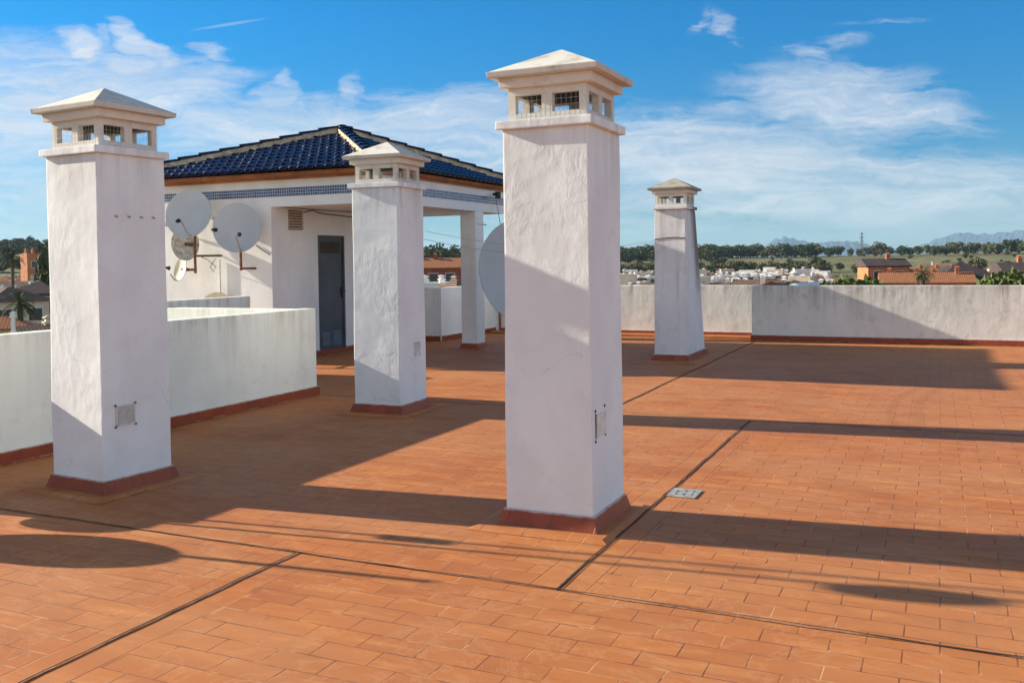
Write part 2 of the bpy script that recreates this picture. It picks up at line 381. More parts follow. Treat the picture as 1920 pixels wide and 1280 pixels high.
def mosaic_mat():
    m, n = newmat('blue_mosaic'); p = n.pos(); x, y, z = n.xyz(p)
    b = n.new('ShaderNodeTexBrick'); n.put(b.inputs['Vector'], n.comb(n.math('ADD', x, y), n.math('SUBTRACT', z, 2.73)))
    b.offset = 0; b.inputs['Scale'].default_value = 1; b.inputs['Brick Width'].default_value = .0468; b.inputs['Row Height'].default_value = .0468
    b.inputs['Mortar Size'].default_value = .0050; b.inputs['Mortar Smooth'].default_value = .1; b.inputs['Bias'].default_value = .1
    b.inputs['Color1'].default_value = (.006, .014, .075, 1); b.inputs['Color2'].default_value = (.045, .10, .27, 1); b.inputs['Mortar'].default_value = (.42, .45, .48, 1)
    n.out(b.outputs['Color'], .2, n.bump(b.outputs['Fac'], -.3, .003), spec=.5)
    return m
M_mosaic = mosaic_mat()
def brickeave():
    m, n = newmat('eave_brick'); p = n.pos(); x, y, z = n.xyz(p)
    b = n.new('ShaderNodeTexBrick'); n.put(b.inputs['Vector'], n.comb(n.math('ADD', x, y), n.math('SUBTRACT', z, 2.97)))
    b.offset = .5; b.inputs['Scale'].default_value = 1; b.inputs['Brick Width'].default_value = .24; b.inputs['Row Height'].default_value = .06
    b.inputs['Mortar Size'].default_value = .004; b.inputs['Bias'].default_value = 0
    b.inputs['Color1'].default_value = (.42, .16, .06, 1); b.inputs['Color2'].default_value = (.30, .12, .055, 1); b.inputs['Mortar'].default_value = (.30, .22, .15, 1)
    c = n.mix(n.math('MULTIPLY', n.mapr(n.noise(p, 9, 6, .7), .5, .7), .6), b.outputs['Color'], (.13, .06, .035))
    n.out(c, .85, n.bump(n.noise(p, 30, 4, .6), .4, .01))
    return m
M_brick = brickeave()
def glaze():
    m, n = newmat('cobalt_glazed_tile'); p = n.pos()
    nz = n.noise(p, 3.0, 5, .6)
    c = n.mix(n.mapr(nz, .3, .7), (.002, .004, .022), (.004, .007, .045))
    n.out(c, n.mapr(n.noise(p, 2.2, 5, .65), .4, .65, .13, .32), n.bump(n.noise(p, 25, 3, .5), .08, .01), spec=.30)
    return m
M_glaze = glaze()
M_roofmortar = simple('hip_mortar', (.52, .44, .31), .95, var=.35, scale=9, bump=.6)
M_door = simple('painted_steel_door', (.060, .075, .095), .60, .0, var=.25, scale=1.5, spec=.5)

# ------------------------------------------------------------------ terrace
mb = MB()
def slab(mb, pts, z1, z0):
    top = [Vector((a, b, z1)) for a, b in pts]; bot = [Vector((a, b, z0)) for a, b in pts]
    vt = [mb.bm.verts.new(v) for v in top]; vb = [mb.bm.verts.new(v) for v in bot]
    mb.bm.faces.new(vt); mb.bm.faces.new(vb[::-1])
    k = len(pts)
    for i in range(k): mb.bm.faces.new((vb[i], vb[(i + 1) % k], vt[(i + 1) % k], vt[i]))
floor_poly = [(-7, -9), (19.1, -9), (19.1, 3.45), (19.7, 3.45), (19.7, 9.6), (17.1, 9.6), (17.1, 12.9), (9.7, 12.9), (9.7, 7.2), (4.15, 7.2), (4.15, 9.4), (-7, 9.4)]
slab(mb, floor_poly, 0, -.35)
floor = tag(obj('terrace_floor', mb, M_floor), 'terracotta tiled roof terrace floor', None, kind='structure')

def jointline(p0, p1, w, wob, mat, z, name, seed, parent, taper=None):
    random.seed(seed); mb = MB(); p0 = Vector(p0 + (z,)); p1 = Vector(p1 + (z,)); L = (p1 - p0).length; t = (p1 - p0) / L; nn = Vector((-t.y, t.x, 0))
    k = max(4, int(L / .12)); prev = None; o = 0
    for i in range(k + 1):
        o = o * .8 + U(-wob, wob)
        c = p0 + t * (L * i / k) + nn * o; ww = w * U(.65, 1.25)
        a = mb.bm.verts.new(c + nn * ww / 2); b = mb.bm.verts.new(c - nn * ww / 2)
        if prev: mb.bm.faces.new((prev[0], prev[1], b, a))
        prev = (a, b)
    return obj(name, mb, mat, parent)
JL = [((4.29, -9), (4.31, 7.05), .020), ((9.6, -9), (9.62, 7.05), .018), ((4.3, 1.745), (9.6, 1.75), .024), ((9.6, 3.3), (18.9, 3.31), .030), ((-4, 3.27), (4.3, 3.33), .026)]
for i, (a, b, w) in enumerate(JL):
    jointline(a, b, w * .78, .004, M_mortar, .004, 'joint_mortar', 50 + i, floor)
    jointline(a, b, w * .40, .005, M_bitumen, .008, 'expansion_joint', 80 + i, floor)

# ------------------------------------------------------------------ parapets
def wallthing(name, label, x0, x1, y0, y1, h, mat, skirts, z0=0.0):
    t = thing(name, label, 'wall', ((x0 + x1) / 2, (y0 + y1) / 2, 0))
    cx, cy = (x0 + x1) / 2, (y0 + y1) / 2
    mb = MB(); mb.box(x0 - cx, x1 - cx, y0 - cy, y1 - cy, z0, h, bev=.012); obj('wall_body', mb, mat, t)
    mb = MB()
    for (a, b, c, d) in skirts: mb.box(a - cx, b - cx, c - cy, d - cy, .003, .112, bev=.004)
    if skirts: obj('skirting', mb, M_skirt, t)
    return t
wl = wallthing('parapet_wall', 'long low whitewashed wall with brown runs behind the left chimneys', 4.22, 9.62, 7.1, 7.28, 1.082, M_wall,
    [(4.2, 9.64, 7.072, 7.1), (9.62, 9.642, 7.1, 7.28)])
wallthing('parapet_wall', 'inner end of the light well wall seen over the long low wall', 9.44, 9.62, 7.28, 9.5, 1.075, M_wall, [(9.62, 9.642, 7.28, 9.5)])
wallthing('parapet_wall', 'short shaded wall stub below the satellite dishes', 9.44, 11.25, 9.5, 9.66, 1.16, M_wall, [(9.62, 11.25, 9.478, 9.5)])
wallthing('parapet_wall', 'low wall turning away at the near left corner', 4.04, 4.22, 7.28, 9.4, 1.08, M_wall, [])
wallthing('parapet_wall', 'low outer wall of the near terrace corner', -7, 4.04, 9.4, 9.58, 1.08, M_wall, [])
wallthing('parapet_wall', 'stained back parapet in shade and sun at the right edge', 18.9, 19.1, -9, 3.41, 1.088, M_wall_back, [(18.872, 18.9, -9, 3.43), (18.9, 19.1, 3.41, 3.432)])
wallthing('parapet_wall', 'sunlit stained back parapet behind the farthest chimney', 19.5, 19.7, 3.41, 9.2, 1.075, M_wall_back, [(19.472, 19.5, 3.43, 9.2)])
wallthing('parapet_wall', 'white parapet behind the porch column', 16.95, 19.7, 9.36, 9.54, 1.10, M_house, [(16.97, 19.5, 9.332, 9.36)])
wallthing('parapet_wall', 'shaded end of the parapet beside the porch', 16.9, 17.08, 9.54, 12.5, 1.10, M_house, [(16.872, 16.9, 9.36, 9.9)])
# low kerb in front of the sunlit back parapet
mb = MB(); mb.box(19.12, 19.47, 3.45, 9.3, .004, .05, bev=.008)
tag(obj('kerb', mb, M_floor), 'low tiled kerb at the foot of the back parapet', 'kerb')

# ------------------------------------------------------------------ chimneys
def vent_box(a, z0, z1, wz0, wz1):
    """hollow square box, two openings on each side; half size a"""
    mb = MB(); t = .045
    cuts = [-a, -a + .05, -.048, .048, a - .05, a]
    for s in (-1, 1):
        # faces parallel to y (x = const)
        for axis in (0, 1):
            lim = a if axis == 0 else a - t
            def put(u0, u1, zz0, zz1):
                if axis == 0: mb.box(s * a if s < 0 else a - t, -a + t if s < 0 else a, u0, u1, zz0, zz1)
                else: mb.box(u0, u1, s * a if s < 0 else a - t, -a + t if s < 0 else a, zz0, zz1)
            put(-lim, lim, z0, wz0); put(-lim, lim, wz1, z1)
            put(-lim, -a + .046, wz0, wz1); put(-.034, .034, wz0, wz1); put(a - .046, lim, wz0, wz1)
    return mb
def wire_grid(a, z0, z1):
    mb = MB(); r = .00045; d = a + .006; k = 16
    for s in (-1, 1):
        for axis in (0, 1):
            for i in range(k + 1):
                q = -a + 2 * a * i / k
                if axis == 0: mb.box(s * d - r, s * d + r, q - r, q + r, z0, z1)
                else: mb.box(q - r, q + r, s * d - r, s * d + r, z0, z1)
            for i in range(6):
                z = z0 + .006 + (z1 - z0 - .012) * i / 5
                if axis == 0: mb.box(s * d - r, s * d + r, -a, a, z - r, z + r)
                else: mb.box(-a, a, s * d - r, s * d + r, z - r, z + r)
    return mb
def chimney(label, loc, rotz, group, mats=(M_plaster, M_conc, M_vent), hx=.30, hy=.285, custom=False, roofz=2.97):
    t = thing('rooftop_chimney', label, 'chimney', loc, rotz, group)
    mp, mc, mv = mats
    if custom:   # far chimney: right side leans out towards its foot
        mb = MB()
        vs = [(-.30, -.265, .0), (.98, -.265, .0), (.98, .265, .0), (-.30, .265, .0), (-.28, -.255, 2.43), (.36, -.255, 2.43), (.36, .255, 2.43), (-.28, .255, 2.43)]
        bv = [mb.bm.verts.new(v) for v in vs]
        fs = [mb.bm.faces.new([bv[i] for i in f]) for f in ((3, 2, 1, 0), (4, 5, 6, 7), (0, 1, 5, 4), (1, 2, 6, 5), (2, 3, 7, 6), (3, 0, 4, 7))]
        bmesh.ops.bevel(mb.bm, geom=list({e for f in fs for e in f.edges}), offset=.012, segments=2, affect='EDGES')
        obj('shaft', mb, mp, t)
        mb = MB(); mb.frustum(.34, 0, .003, .115, .70, .31, .665, .285, bev=.005); obj('skirting', mb, M_skirt, t)
        mb = MB(); mb.frustum(.30, 0, .002, .02, .95, .48, .90, .44); obj('base_pad', mb, M_floor, t)
    else:
        mb = MB(); mb.frustum(0, 0, 0, 2.452, hx, hy, hx - .004, hy - .004, bev=.012)
        bmesh.ops.subdivide_edges(mb.bm, edges=[e for e in mb.bm.edges if e.calc_length() > 1], cuts=10)
        for v in mb.bm.verts:
            if .05 < v.co.z < 2.4:
                v.co.x += .003 * math.sin(v.co.z * 4.1 + v.co.y * 9); v.co.y += .003 * math.sin(v.co.z * 3.3 + v.co.x * 7 + 1)
        obj('shaft', mb, mp, t)
        mb = MB(); mb.frustum(0, 0, .003, .112, hx + .045, hy + .045, hx + .012, hy + .012, bev=.004); obj('skirting', mb, M_skirt, t)
        mb = MB(); mb.frustum(0, .02, .002, .020, hx + .17, hy + .17, hx + .12, hy + .12); obj('base_pad', mb, M_floor, t)
    if custom: lx = .03; mb = MB(); mb.box(-.33, .36, -.29, .275, 2.43, 2.48, bev=.008)
    else: lx = 0; mb = MB(); mb.box(-hx - .03, hx + .02, -hy - .03, hy + .03, 2.45, 2.503, bev=.008)
    obj('ledge', mb, mp, t)
    a = .255
    z0 = 2.503 if not custom else 2.48
    o = obj('vent_box', vent_box(a, z0, z0 + .205, z0 + .045, z0 + .158), mv, t); o.location.x = lx
    o = obj('wire_mesh', wire_grid(a, z0, z0 + .2), M_wire, t); o.location.x = lx
    mb = MB(); mb.box(-a + .05, a - .05, -a + .05, a - .05, z0 + .001, z0 + .012); o = obj('flue_opening', mb, M_soot, t); o.location.x = lx  # soot-dark plate standing in for the unlit flue hole
    mb = MB(); mb.box(-a + .046, a - .046, -a + .046, a - .046, z0 + .17, z0 + .2045); o = obj('sooty_ceiling', mb, M_soot, t); o.location.x = lx  # sooty plate, also added so the vent openings read dark
    mb = MB(); z1 = z0 + .205; mb.frustum(0, 0, z1, z1 + .058, a + .045, a + .045, a + .048, a + .048, bev=.004); o = obj('cornice', mb, mv, t); o.location.x = lx
    mb = MB(); z2 = z1 + .058
    mb.frustum(0, 0, z2, z2 + .036, a + .100, a + .100, a + .106, a + .106, bev=.006)
    mb.frustum(0, 0, z2 + .034, z2 + .205, a + .100, a + .100, .006, .006)
    o = obj('cap_roof', mb, mc, t); o.location.x = lx
    return t
G = 'white rooftop chimneys'
c1 = chimney('large white chimney nearest the camera, in the centre', (5.555, 2.175, 0), 0, G)
c2 = dup(c1, (5.155, 5.69, 0), math.radians(-4.5), label='white chimney at the far left in front of the long low wall')
c3 = dup(c1, (8.90, 5.565, 0), math.radians(2.5), label='white chimney before the tiled stair building, between two nearer ones')
c5 = dup(c1, (18.35, 6.95, 0), 0, label='white chimney by the back parapet, behind the central one')
c4 = chimney('farthest small chimney with leaning stained right side and lichen cap', (14.97, 3.93, 0), 0, G, (M_plaster_far, M_conc_far, M_vent), custom=True)

# grilles, patches and marks on the chimneys (parts)
def local(par, x, y, z):   # world -> local of a chimney
    return par.matrix_basis.inverted() @ Vector((x, y, z))
bpy.context.view_layer.update()
def grille(par, xw, zc, w=.165, h=.15, mat=M_white):
    hy = .2865
    p = local(par, xw, 5.38, 0); x = p.x
    mb = MB(); d = hy
    mb.box(x - w / 2, x + w / 2, -d - .006, -d + .002, zc - h / 2, zc - h / 2 + .012); mb.box(x - w / 2, x + w / 2, -d - .006, -d + .002, zc + h / 2 - .012, zc + h / 2)
    mb.box(x - w / 2, x - w / 2 + .012, -d - .006, -d + .002, zc - h / 2, zc + h / 2); mb.box(x + w / 2 - .012, x + w / 2, -d - .006, -d + .002, zc - h / 2, zc + h / 2)
    R45 = Matrix.Rotation(math.radians(45), 3, 'Y')
    for k in range(-3, 4):   # diagonal lattice
        for sgn in (1, -1):
            L = (w / 2 - .012) * math.sqrt(2) - abs(k) * .028 * .9
            if L <= .01: continue
            c = Vector((x + k * .0145, -d - .003, zc + k * .0145 * sgn))
            mb.box(-L, L, -.0018, .0018, -.003, .003, rot=Matrix.Rotation(math.radians(45 * sgn), 3, 'Y'), org=c)
    g = obj('vent_grille', mb, mat, par)
    mb = MB(); mb.box(x - w / 2 + .01, x + w / 2 - .01, -d - .0012, -d + .003, zc - h / 2 + .01, zc + h / 2 - .01); obj('grille_opening', mb, simple('grille_shadow', (.48, .46, .40), .9), g)
    for sx in (-1, 1):
        for sz in (-1, 1): mb = MB(); mb.box(x + sx * (w / 2 + .004) - .006, x + sx * (w / 2 + .004) + .006, -d - .009, -d - .001, zc + sz * (h / 2 + .004) - .006, zc + sz * (h / 2 + .004) + .006); obj('screw', mb, M_rust, g)
grille(c2, 5.02, .56, .165, .15)
# painted-over plate on the central chimney
pl = local(c1, 5.42, 1.9, 0); mb = MB(); mb.box(pl.x - .075, pl.x + .085, -.2905, -.282, .57, .712, bev=.003)
pp = obj('cover_plate', mb, simple('painted_plate', (.66, .67, .62), .7, var=.12, scale=20), c1)
for dx, dz in ((-.10, .735), (.07, .745), (-.10, .55), (.08, .565)): mb = MB(); mb.box(pl.x + dx - .006, pl.x + dx + .006, -.2885, -.283, dz - .007, dz + .007); obj('screw_hole', mb, M_slot, c1)
mb = MB(); mb.box(pl.x - .096, pl.x - .092, -.2875, -.283, .565, .72); obj('crack', mb, M_slot, c1)
mb = MB(); mb.box(.02, .17, -.2875, -.28, .60, .76, bev=.003); obj('cover_plate', mb, simple('stained_patch', (.60, .58, .56), .9, var=.25, scale=16, bump=.5), c3)
M_chip = simple('chipped_plaster', (.36, .34, .32), .9)
for k in range(4):
    mb = MB(); q = local(c2, 4.99 + .11 * k, 5.4, 2.0); mb.box(q.x - .009, q.x + .009, -.289, -.282, 1.995, 2.008)
    mb.box(q.x - .018, q.x - .004, -.2885, -.282, 2.002, 2.012); obj('drill_hole', mb, M_chip, c2)
# wire strap with ragged plaster round the farthest chimney
mb = MB()
for k in range(28):
    y0 = -.255 + .51 * k / 28; z = 1.955 + .022 * math.sin(k * .11 + .4) + .004 * math.sin(k * 1.3); mb.box(-.2945, -.282, y0, y0 + .0185, z, z + .010)
obj('strap', mb, M_cable, c4)

# ------------------------------------------------------------------ stair building
BX0, BX1, BY0, BYW, BY1 = 12.33, 16.9, 7.85, 9.95, 12.6
bd = thing('stair_building', 'white stair building with cobalt glazed tile roof and mosaic band', 'building', (14.6, 10.1, 0))
def L(mb):   # build in world coordinates, parts relative to the thing
    bmesh.ops.translate(mb.bm, verts=mb.bm.verts, vec=(-14.6, -10.1, 0)); return mb
DX0, DX1 = 13.58, 14.39
mb = MB()   # walls: the facade with the dishes and the door wall, solid block behind
mb.box(BX0, BX0 + .2, BYW, BY1, -.1, 2.57)
mb.box(BX1 - .2, BX1, BYW, BY1, -.1, 2.57)
mb.box(BX0 + .2, BX1 - .2, BY1 - .2, BY1, -.1, 2.57)
mb.box(BX0 + .2, DX0, BYW, BYW + .2, -.1, 2.57); mb.box(DX1, BX1 - .2, BYW, BYW + .2, -.1, 2.57)
mb.box(DX0, DX1, BYW, BYW + .2, 2.135, 2.57)
obj('wall', L(mb), M_house, bd)
mb = MB()   # fascia beam carrying the roof and the porch ceiling
mb.box(BX0, BX1, BY0, BY0 + .25, 2.57, 3.0); mb.box(BX0, BX0 + .2, BY0 + .25, BY1, 2.57, 3.0); mb.box(BX1 - .2, BX1, BY0 + .25, BY1, 2.57, 3.0)
mb.box(BX0 + .2, BX1 - .2, BY1 - .2, BY1, 2.57, 3.0)
obj('fascia_beam', L(mb), M_house, bd)
mb = MB(); mb.box(BX0 + .2, BX1 - .2, BY0 + .25, BY1 - .2, 2.585, 2.68); obj('porch_ceiling', L(mb), M_house, bd)
mb = MB(); e = .006
mb.box(BX0 - e, BX1 + e, BY0 - e, BY0 + .01, 2.73, 2.87); mb.box(BX0 - e, BX0 + .01, BY0 + .01, BY1, 2.73, 2.87)
obj('mosaic_band', L(mb), M_mosaic, bd)
mb = MB(); mb.box(15.58, 15.92, BY0 + .003, BY0 + .32, .0, 2.57, bev=.01); o = obj('column', L(mb), M_house, bd)
mb = MB(); mb.frustum(15.75, BY0 + .16, .003, .115, .205, .20, .185, .175); mb.frustum(15.75, BY0 + .16, .002, .014, .42, .30, .38, .28); obj('skirting', L(mb), M_skirt, o)
mb = MB(); mb.box(BX0 - .0, DX0, BYW - .025, BYW, .003, .12); mb.box(DX1, BX1, BYW - .025, BYW, .003, .12); mb.box(BX0 - .025, BX0, BYW - .025, BY1, .003, .12)
mb.box(DX0, DX1, BYW - .03, BYW + .12, .003, .10)
obj('skirting', L(mb), M_skirt, bd)
# brick eave, two stepped courses
OX, OY = .38, .16
x0, x1, y0, y1 = BX0 - OX, BX1 + OX, BY0 - OY, 12.92
mb = MB(); mb.box(BX0 - .14, BX1 + .14, BY0 - .06, BY1 + .14, 3.0, 3.035); mb.box(x0 + .08, x1 - .08, y0 + .04, y1 - .08, 3.035, 3.088)
obj('brick_eave', L(mb), M_brick, bd)
# glazed roof: four slopes of barrel tiles
PK = Vector((14.6, 10.12, 4.03)); EZ = 3.10
crn = [Vector((x0, y0, EZ)), Vector((x1, y0, EZ)), Vector((x1, y1, EZ)), Vector((x0, y1, EZ))]
mb = MB()
for i in range(4): mb.face([crn[i], crn[(i + 1) % 4], PK])
mb.face(crn[::-1])
roof = obj('roof', L(mb), M_glaze, bd)
def tiles():
    mb = MB(); pitch = .172; row = .27
    for i in range(4):
        a, b = crn[i], crn[(i + 1) % 4]; e = (b - a); Lw = e.length; e.normalize()
        s0 = a + e * (PK - a).dot(e); up = (PK - s0); SL = up.length; up.normalize(); nn = e.cross(up).normalized()
        if nn.z < 0: nn = -nn
        xp = (PK - a).dot(e)
        k = int(Lw / pitch); off = (Lw - k * pitch) / 2 + pitch / 2
        for j in range(k):
            xc = off + j * pitch
            smax = SL * (xc / xp if xc < xp else (Lw - xc) / (Lw - xp))
            s = -.05; 
            while s < smax - .06:
                ln = min(row + .06, smax - s); jit = U(-.006, .006)
                rl, ru = .074, .060
                lo, hi = [], []
                for q in range(7):
                    th = math.pi * q / 6
                    p = a + e * (xc + jit - math.cos(th) * rl) + up * s + nn * (math.sin(th) * rl * .85 + .022)
                    lo.append(mb.bm.verts.new(p))
                    p = a + e * (xc + jit - math.cos(th) * ru) + up * (s + ln) + nn * (math.sin(th) * ru * .85 + .002)
                    hi.append(mb.bm.verts.new(p))
                for q in range(6): mb.bm.faces.new((lo[q], lo[q + 1], hi[q + 1], hi[q]))
                nose = [mb.bm.verts.new(v.co - up * .012 + (a + e * (xc + jit) + up * s - v.co) * .13) for v in lo]
                for q in range(6): mb.bm.faces.new((nose[q], nose[q + 1], lo[q + 1], lo[q]))
                mb.bm.faces.new(nose)
                s += row
    return mb
random.seed(3)
o = obj('glazed_tiles', L(tiles()), M_glaze, roof, smooth=False)
mb = MB(); mc = MB()
for c in crn:   # hips: raised mortar bed and cap tiles
    d = (PK - c); Lh = d.length; d.normalize(); side = d.cross(Vector((0, 0, 1))).normalized(); nn = side.cross(d)
    if nn.z < 0: nn = -nn
    w = .085; hm = .15
    for k in range(int(Lh / .1)):
        s = k * .1; j0 = U(-.01, .01); h = hm + U(-.01, .01)
        vs = [c + d * s + side * (-w + j0) + nn * -.02, c + d * s + side * (w + j0) + nn * -.02, c + d * s + side * (w * .8) + nn * h, c + d * s - side * (w * .8) + nn * h]
        ve = [v + d * .1 for v in vs]; bv = [mb.bm.verts.new(v) for v in vs + ve]
        for f in ((0, 1, 2, 3), (7, 6, 5, 4), (0, 4, 5, 1), (1, 5, 6, 2), (2, 6, 7, 3), (3, 7, 4, 0)): mb.bm.faces.new([bv[i] for i in f])
    s = -.03
    while s < Lh - .05:
        lo, hi = [], []
        for q in range(9):
            th = math.pi * q / 8
            lo.append(mc.bm.verts.new(c + d * s + side * math.cos(th) * .105 + nn * (.135 + math.sin(th) * .060)))
            hi.append(mc.bm.verts.new(c + d * min(s + .40, Lh) + side * math.cos(th) * .085 + nn * (.118 + math.sin(th) * .045)))
        for q in range(8): mc.bm.faces.new((lo[q], lo[q + 1], hi[q + 1], hi[q]))
        mc.bm.faces.new(lo); s += .36
obj('hip_mortar', L(mb), M_roofmortar, roof)
obj('ridge_cap', L(mc), M_glaze, roof)
# door
mb = MB(); mb.box(DX0, DX1, BYW + .03, BYW + .07, .10, 2.135); door = obj('door', L(mb), M_door, bd)
mb = MB(); mb.box(DX0, DX0 + .035, BYW + .0, BYW + .03, .10, 2.135); mb.box(DX1 - .035, DX1, BYW + .0, BYW + .03, .10, 2.135); mb.box(DX0 + .035, DX1 - .035, BYW, BYW + .03, 2.10, 2.135)
obj('door_frame', L(mb), M_door, door)
def louvre(x0, x1, z0, z1, k, y, mat, name, par):
    mb = MB(); dz = (z1 - z0) / k
    for i in range(k):
        z = z0 + i * dz
        mb.face([(x0, y - .014, z), (x1, y - .014, z), (x1, y + .0, z + dz * .7), (x0, y + .0, z + dz * .7)])
        mb.face([(x0, y - .014, z), (x0, y, z + dz * .7), (x0, y, z)]); mb.face([(x1, y - .014, z), (x1, y, z), (x1, y, z + dz * .7)])
    return obj(name, L(mb), mat, par)
louvre(DX0 + .12, DX1 - .12, 1.82, 2.03, 9, BYW + .029, simple('rusty_louvre', (.11, .085, .06), .5, .2), 'louvre', door)
louvre(DX0 + .13, DX0 + .35, .18, .42, 8, BYW + .029, simple('grey_louvre', (.16, .20, .25), .4, .3), 'louvre', door)
louvre(DX0 + .46, DX0 + .68, .18, .42, 8, BYW + .029, simple('grey_louvre2', (.16, .20, .25), .4, .3), 'louvre', door)
mb = MB(); mb.box(DX1 - .085, DX1 - .055, BYW - .0, BYW + .03, 1.02, 1.20); mb.tube([(DX1 - .07, BYW + .0, 1.14), (DX1 - .07, BYW - .05, 1.14), (DX1 - .19, BYW - .055, 1.14)], .011, 8)
obj('handle', L(mb), M_black, door)
# wall vent beside the door
mb = MB(); mb.box(12.775, 13.14, BYW - .012, BYW + .01, 2.21, 2.54); g = obj('wall_vent', L(mb), simple('vent_recess', (.16, .10, .07), .9), bd)
mb = MB()
for k in range(7):
    z = 2.225 + k * .045
    mb.box(12.765, 13.15, BYW - .035, BYW - .012, z, z + .022)
obj('vent_slat', L(mb), simple('clay_slat', (.50, .40, .33), .8, var=.15), g)
# cable under the porch ceiling
mb = MB(); pts = []
for k in range(24):
    f = k / 23; pts.append((13.14 + (16.5 - 13.14) * f, BYW - .02, 2.50 + .055 * math.exp(-((f - .08) / .05) ** 2) + .012 * math.sin(f * 9) - .01 * f))
mb.tube(pts, .009, 6); obj('wall_cable', L(mb), M_cable, bd)
# pipe and loose cables on the facade with the dishes
mb = MB(); mb.tube([(12.30, 11.02, 1.72), (12.30, 11.02, .95), (12.30, 11.0, .3)], .016, 8); obj('conduit', L(mb), M_white, bd)
mb = MB(); mb.tube([(12.05, 11.26, 1.80), (12.22, 11.2, 1.72), (12.30, 11.1, 1.60), (12.28, 11.14, 1.52), (12.29, 11.22, 1.60), (12.29, 11.1, 1.74)], .006, 5)
obj('cable_loop', L(mb), M_cable, bd)
mb = MB(); mb.tube([(12.31, 11.15, 2.42), (12.31, 10.9, 2.46), (12.31, 10.6, 2.50)], .008, 5); obj('loose_cable', L(mb), M_cable, bd)
mb = MB(); mb.tube([(12.31, 12.3, 2.38), (12.25, 12.1, 2.32), (12.2, 11.9, 2.34)], .02, 6); obj('loose_cable', L(mb), M_cable, bd)
mb = MB(); mb.tube([(12.31, 10.25, 1.95), (12.31, 10.1, 1.86), (12.31, 9.97, 1.79)], .009, 5); obj('loose_cable', L(mb), M_cable, bd)
# lamp under the eave with its drop cable
mb = MB(); mb.tube([(16.25, 7.80, 2.92), (16.25, 7.68, 2.90)], .03, 8); mb.tube([(16.25, 7.70, 2.96), (16.25, 7.70, 2.83)], .055, 12); obj('eave_lamp', L(mb), M_black, bd)
# conduit clip on the column
mb = MB(); mb.tube([(15.915, 7.845, 2.33), (16.03, 7.85, 2.325)], .012, 6); mb.tube([(15.6, 7.845, 2.33), (15.915, 7.84, 2.33)], .004, 6); obj('bracket', L(mb), M_steel, bd)

# ------------------------------------------------------------------ satellite dishes
def dish_part(rad, asp=1.1, depth=.12):
    """reflector in local frame facing +Z, slightly taller than wide"""
    mb = MB(); prof = []
    k = 9
    for i in range(k + 1): r = rad * i / k; prof.append((r, depth * rad * (r / rad) ** 2 * 1.1))
    prof.append((rad * 1.015, depth * rad * 1.1 + .004)); prof.append((rad * 1.02, depth * rad * 1.1 - .012)); prof.append((rad * .995, depth * rad * 1.1 - .014))
    for i in range(k - 1, -1, -1): r = rad * i / k; prof.append((r, depth * rad * (r / rad) ** 2 * 1.1 - .006))
    mb.lathe(prof, Matrix.Diagonal((1, asp, 1, 1)), 40)
    return mb
def frame(normal, up=Vector((0, 0, 1))):
    z = Vector(normal).normalized(); x = up.cross(z).normalized(); y = z.cross(x)
    return Matrix((x, y, z)).transposed().to_4x4()
def dish(name, label, centre, normal, rad, mount, mast=None, group=None, lnbs=((0, .0),), roll=0, mat=M_dish, armmat=M_rust, sx=1.0, arm=True):
    """mount: list of points of the bracket from behind the dish to the wall (world)"""
    base = Vector(mount[-1]) if mount else Vector(centre)
    t = thing(name, label, 'satellite dish', base, 0, group)
    F = frame(normal) @ Matrix.Rotation(roll, 4, 'Z'); F.translation = Vector(centre) - base
    mb = dish_part(rad); bmesh.ops.transform(mb.bm, matrix=F @ Matrix.Diagonal((sx, 1, 1, 1)), verts=mb.bm.verts)
    obj('reflector', mb, mat, t, smooth=True)
    fl = 1.05 * rad
    if arm:
        mb = MB(); p0 = F @ Vector((0, -rad * 1.08, .03)); p1 = F @ Vector((0, -rad * .72, fl)); pm = F @ Vector((0, -rad * 1.12, fl * .45))
        mb.tube([p0, pm, p1], .012, 6); obj('feed_arm', mb, M_steel, t)
        for (lx, ly) in lnbs:
            mb = MB(); q = F @ Vector((lx, -rad * .68 + ly, fl)); dd = ((F @ Vector((0, -rad * .1, 0))) - q).normalized()
            mb.tube([q - dd * .05, q + dd * .005], .022, 10); mb.tube([q + dd * .005, q + dd * .035], .034, 12); mb.tube([q + dd * .035, q + dd * .04], .030, 12)
            obj('receiver', mb, M_black, t)
    mb = MB(); bk = F @ Vector((0, 0, -.005)); m0 = Vector(mount[0]) - base
    mb.tube([bk, bk.lerp(m0, .5), m0], .028, 8)
    if mast:
        mb.tube([Vector(mast[0]) - base, Vector(mast[1]) - base], .022, 10)
        mb.tube([Vector(p) - base for p in mount[1:]], .018, 8)
    else: mb.tube([Vector(p) - base for p in mount], .02, 8)
    obj('mounting_pole', mb, armmat, t)
    return t
GD = 'satellite dishes on the stair building'
WX = 12.33
dish('satellite_dish', 'upper left grey satellite dish with a bright rim on the white facade', (11.88, 11.26, 2.47), (-.86, -.30, .30), .378,
     [(12.03, 11.30, 2.42), (12.03, 11.30, 1.79), (12.2, 11.1, 1.79), (12.33, 11.0, 1.79)], ((12.03, 11.30, 2.55), (12.03, 11.30, 1.50)), GD, ((-.05, 0),), math.radians(14))
dish('satellite_dish', 'satellite dish nearest the porch, with two dark receivers on its feed arm', (11.95, 10.32, 2.22), (-.80, -.46, .28), .378,
     [(12.08, 10.38, 2.2), (12.08, 10.38, 1.57), (12.2, 10.34, 1.57), (12.33, 10.28, 1.57)], ((12.08, 10.38, 2.3), (12.08, 10.38, 1.54)), GD, ((.06, 0), (-.30, .16)), math.radians(12))
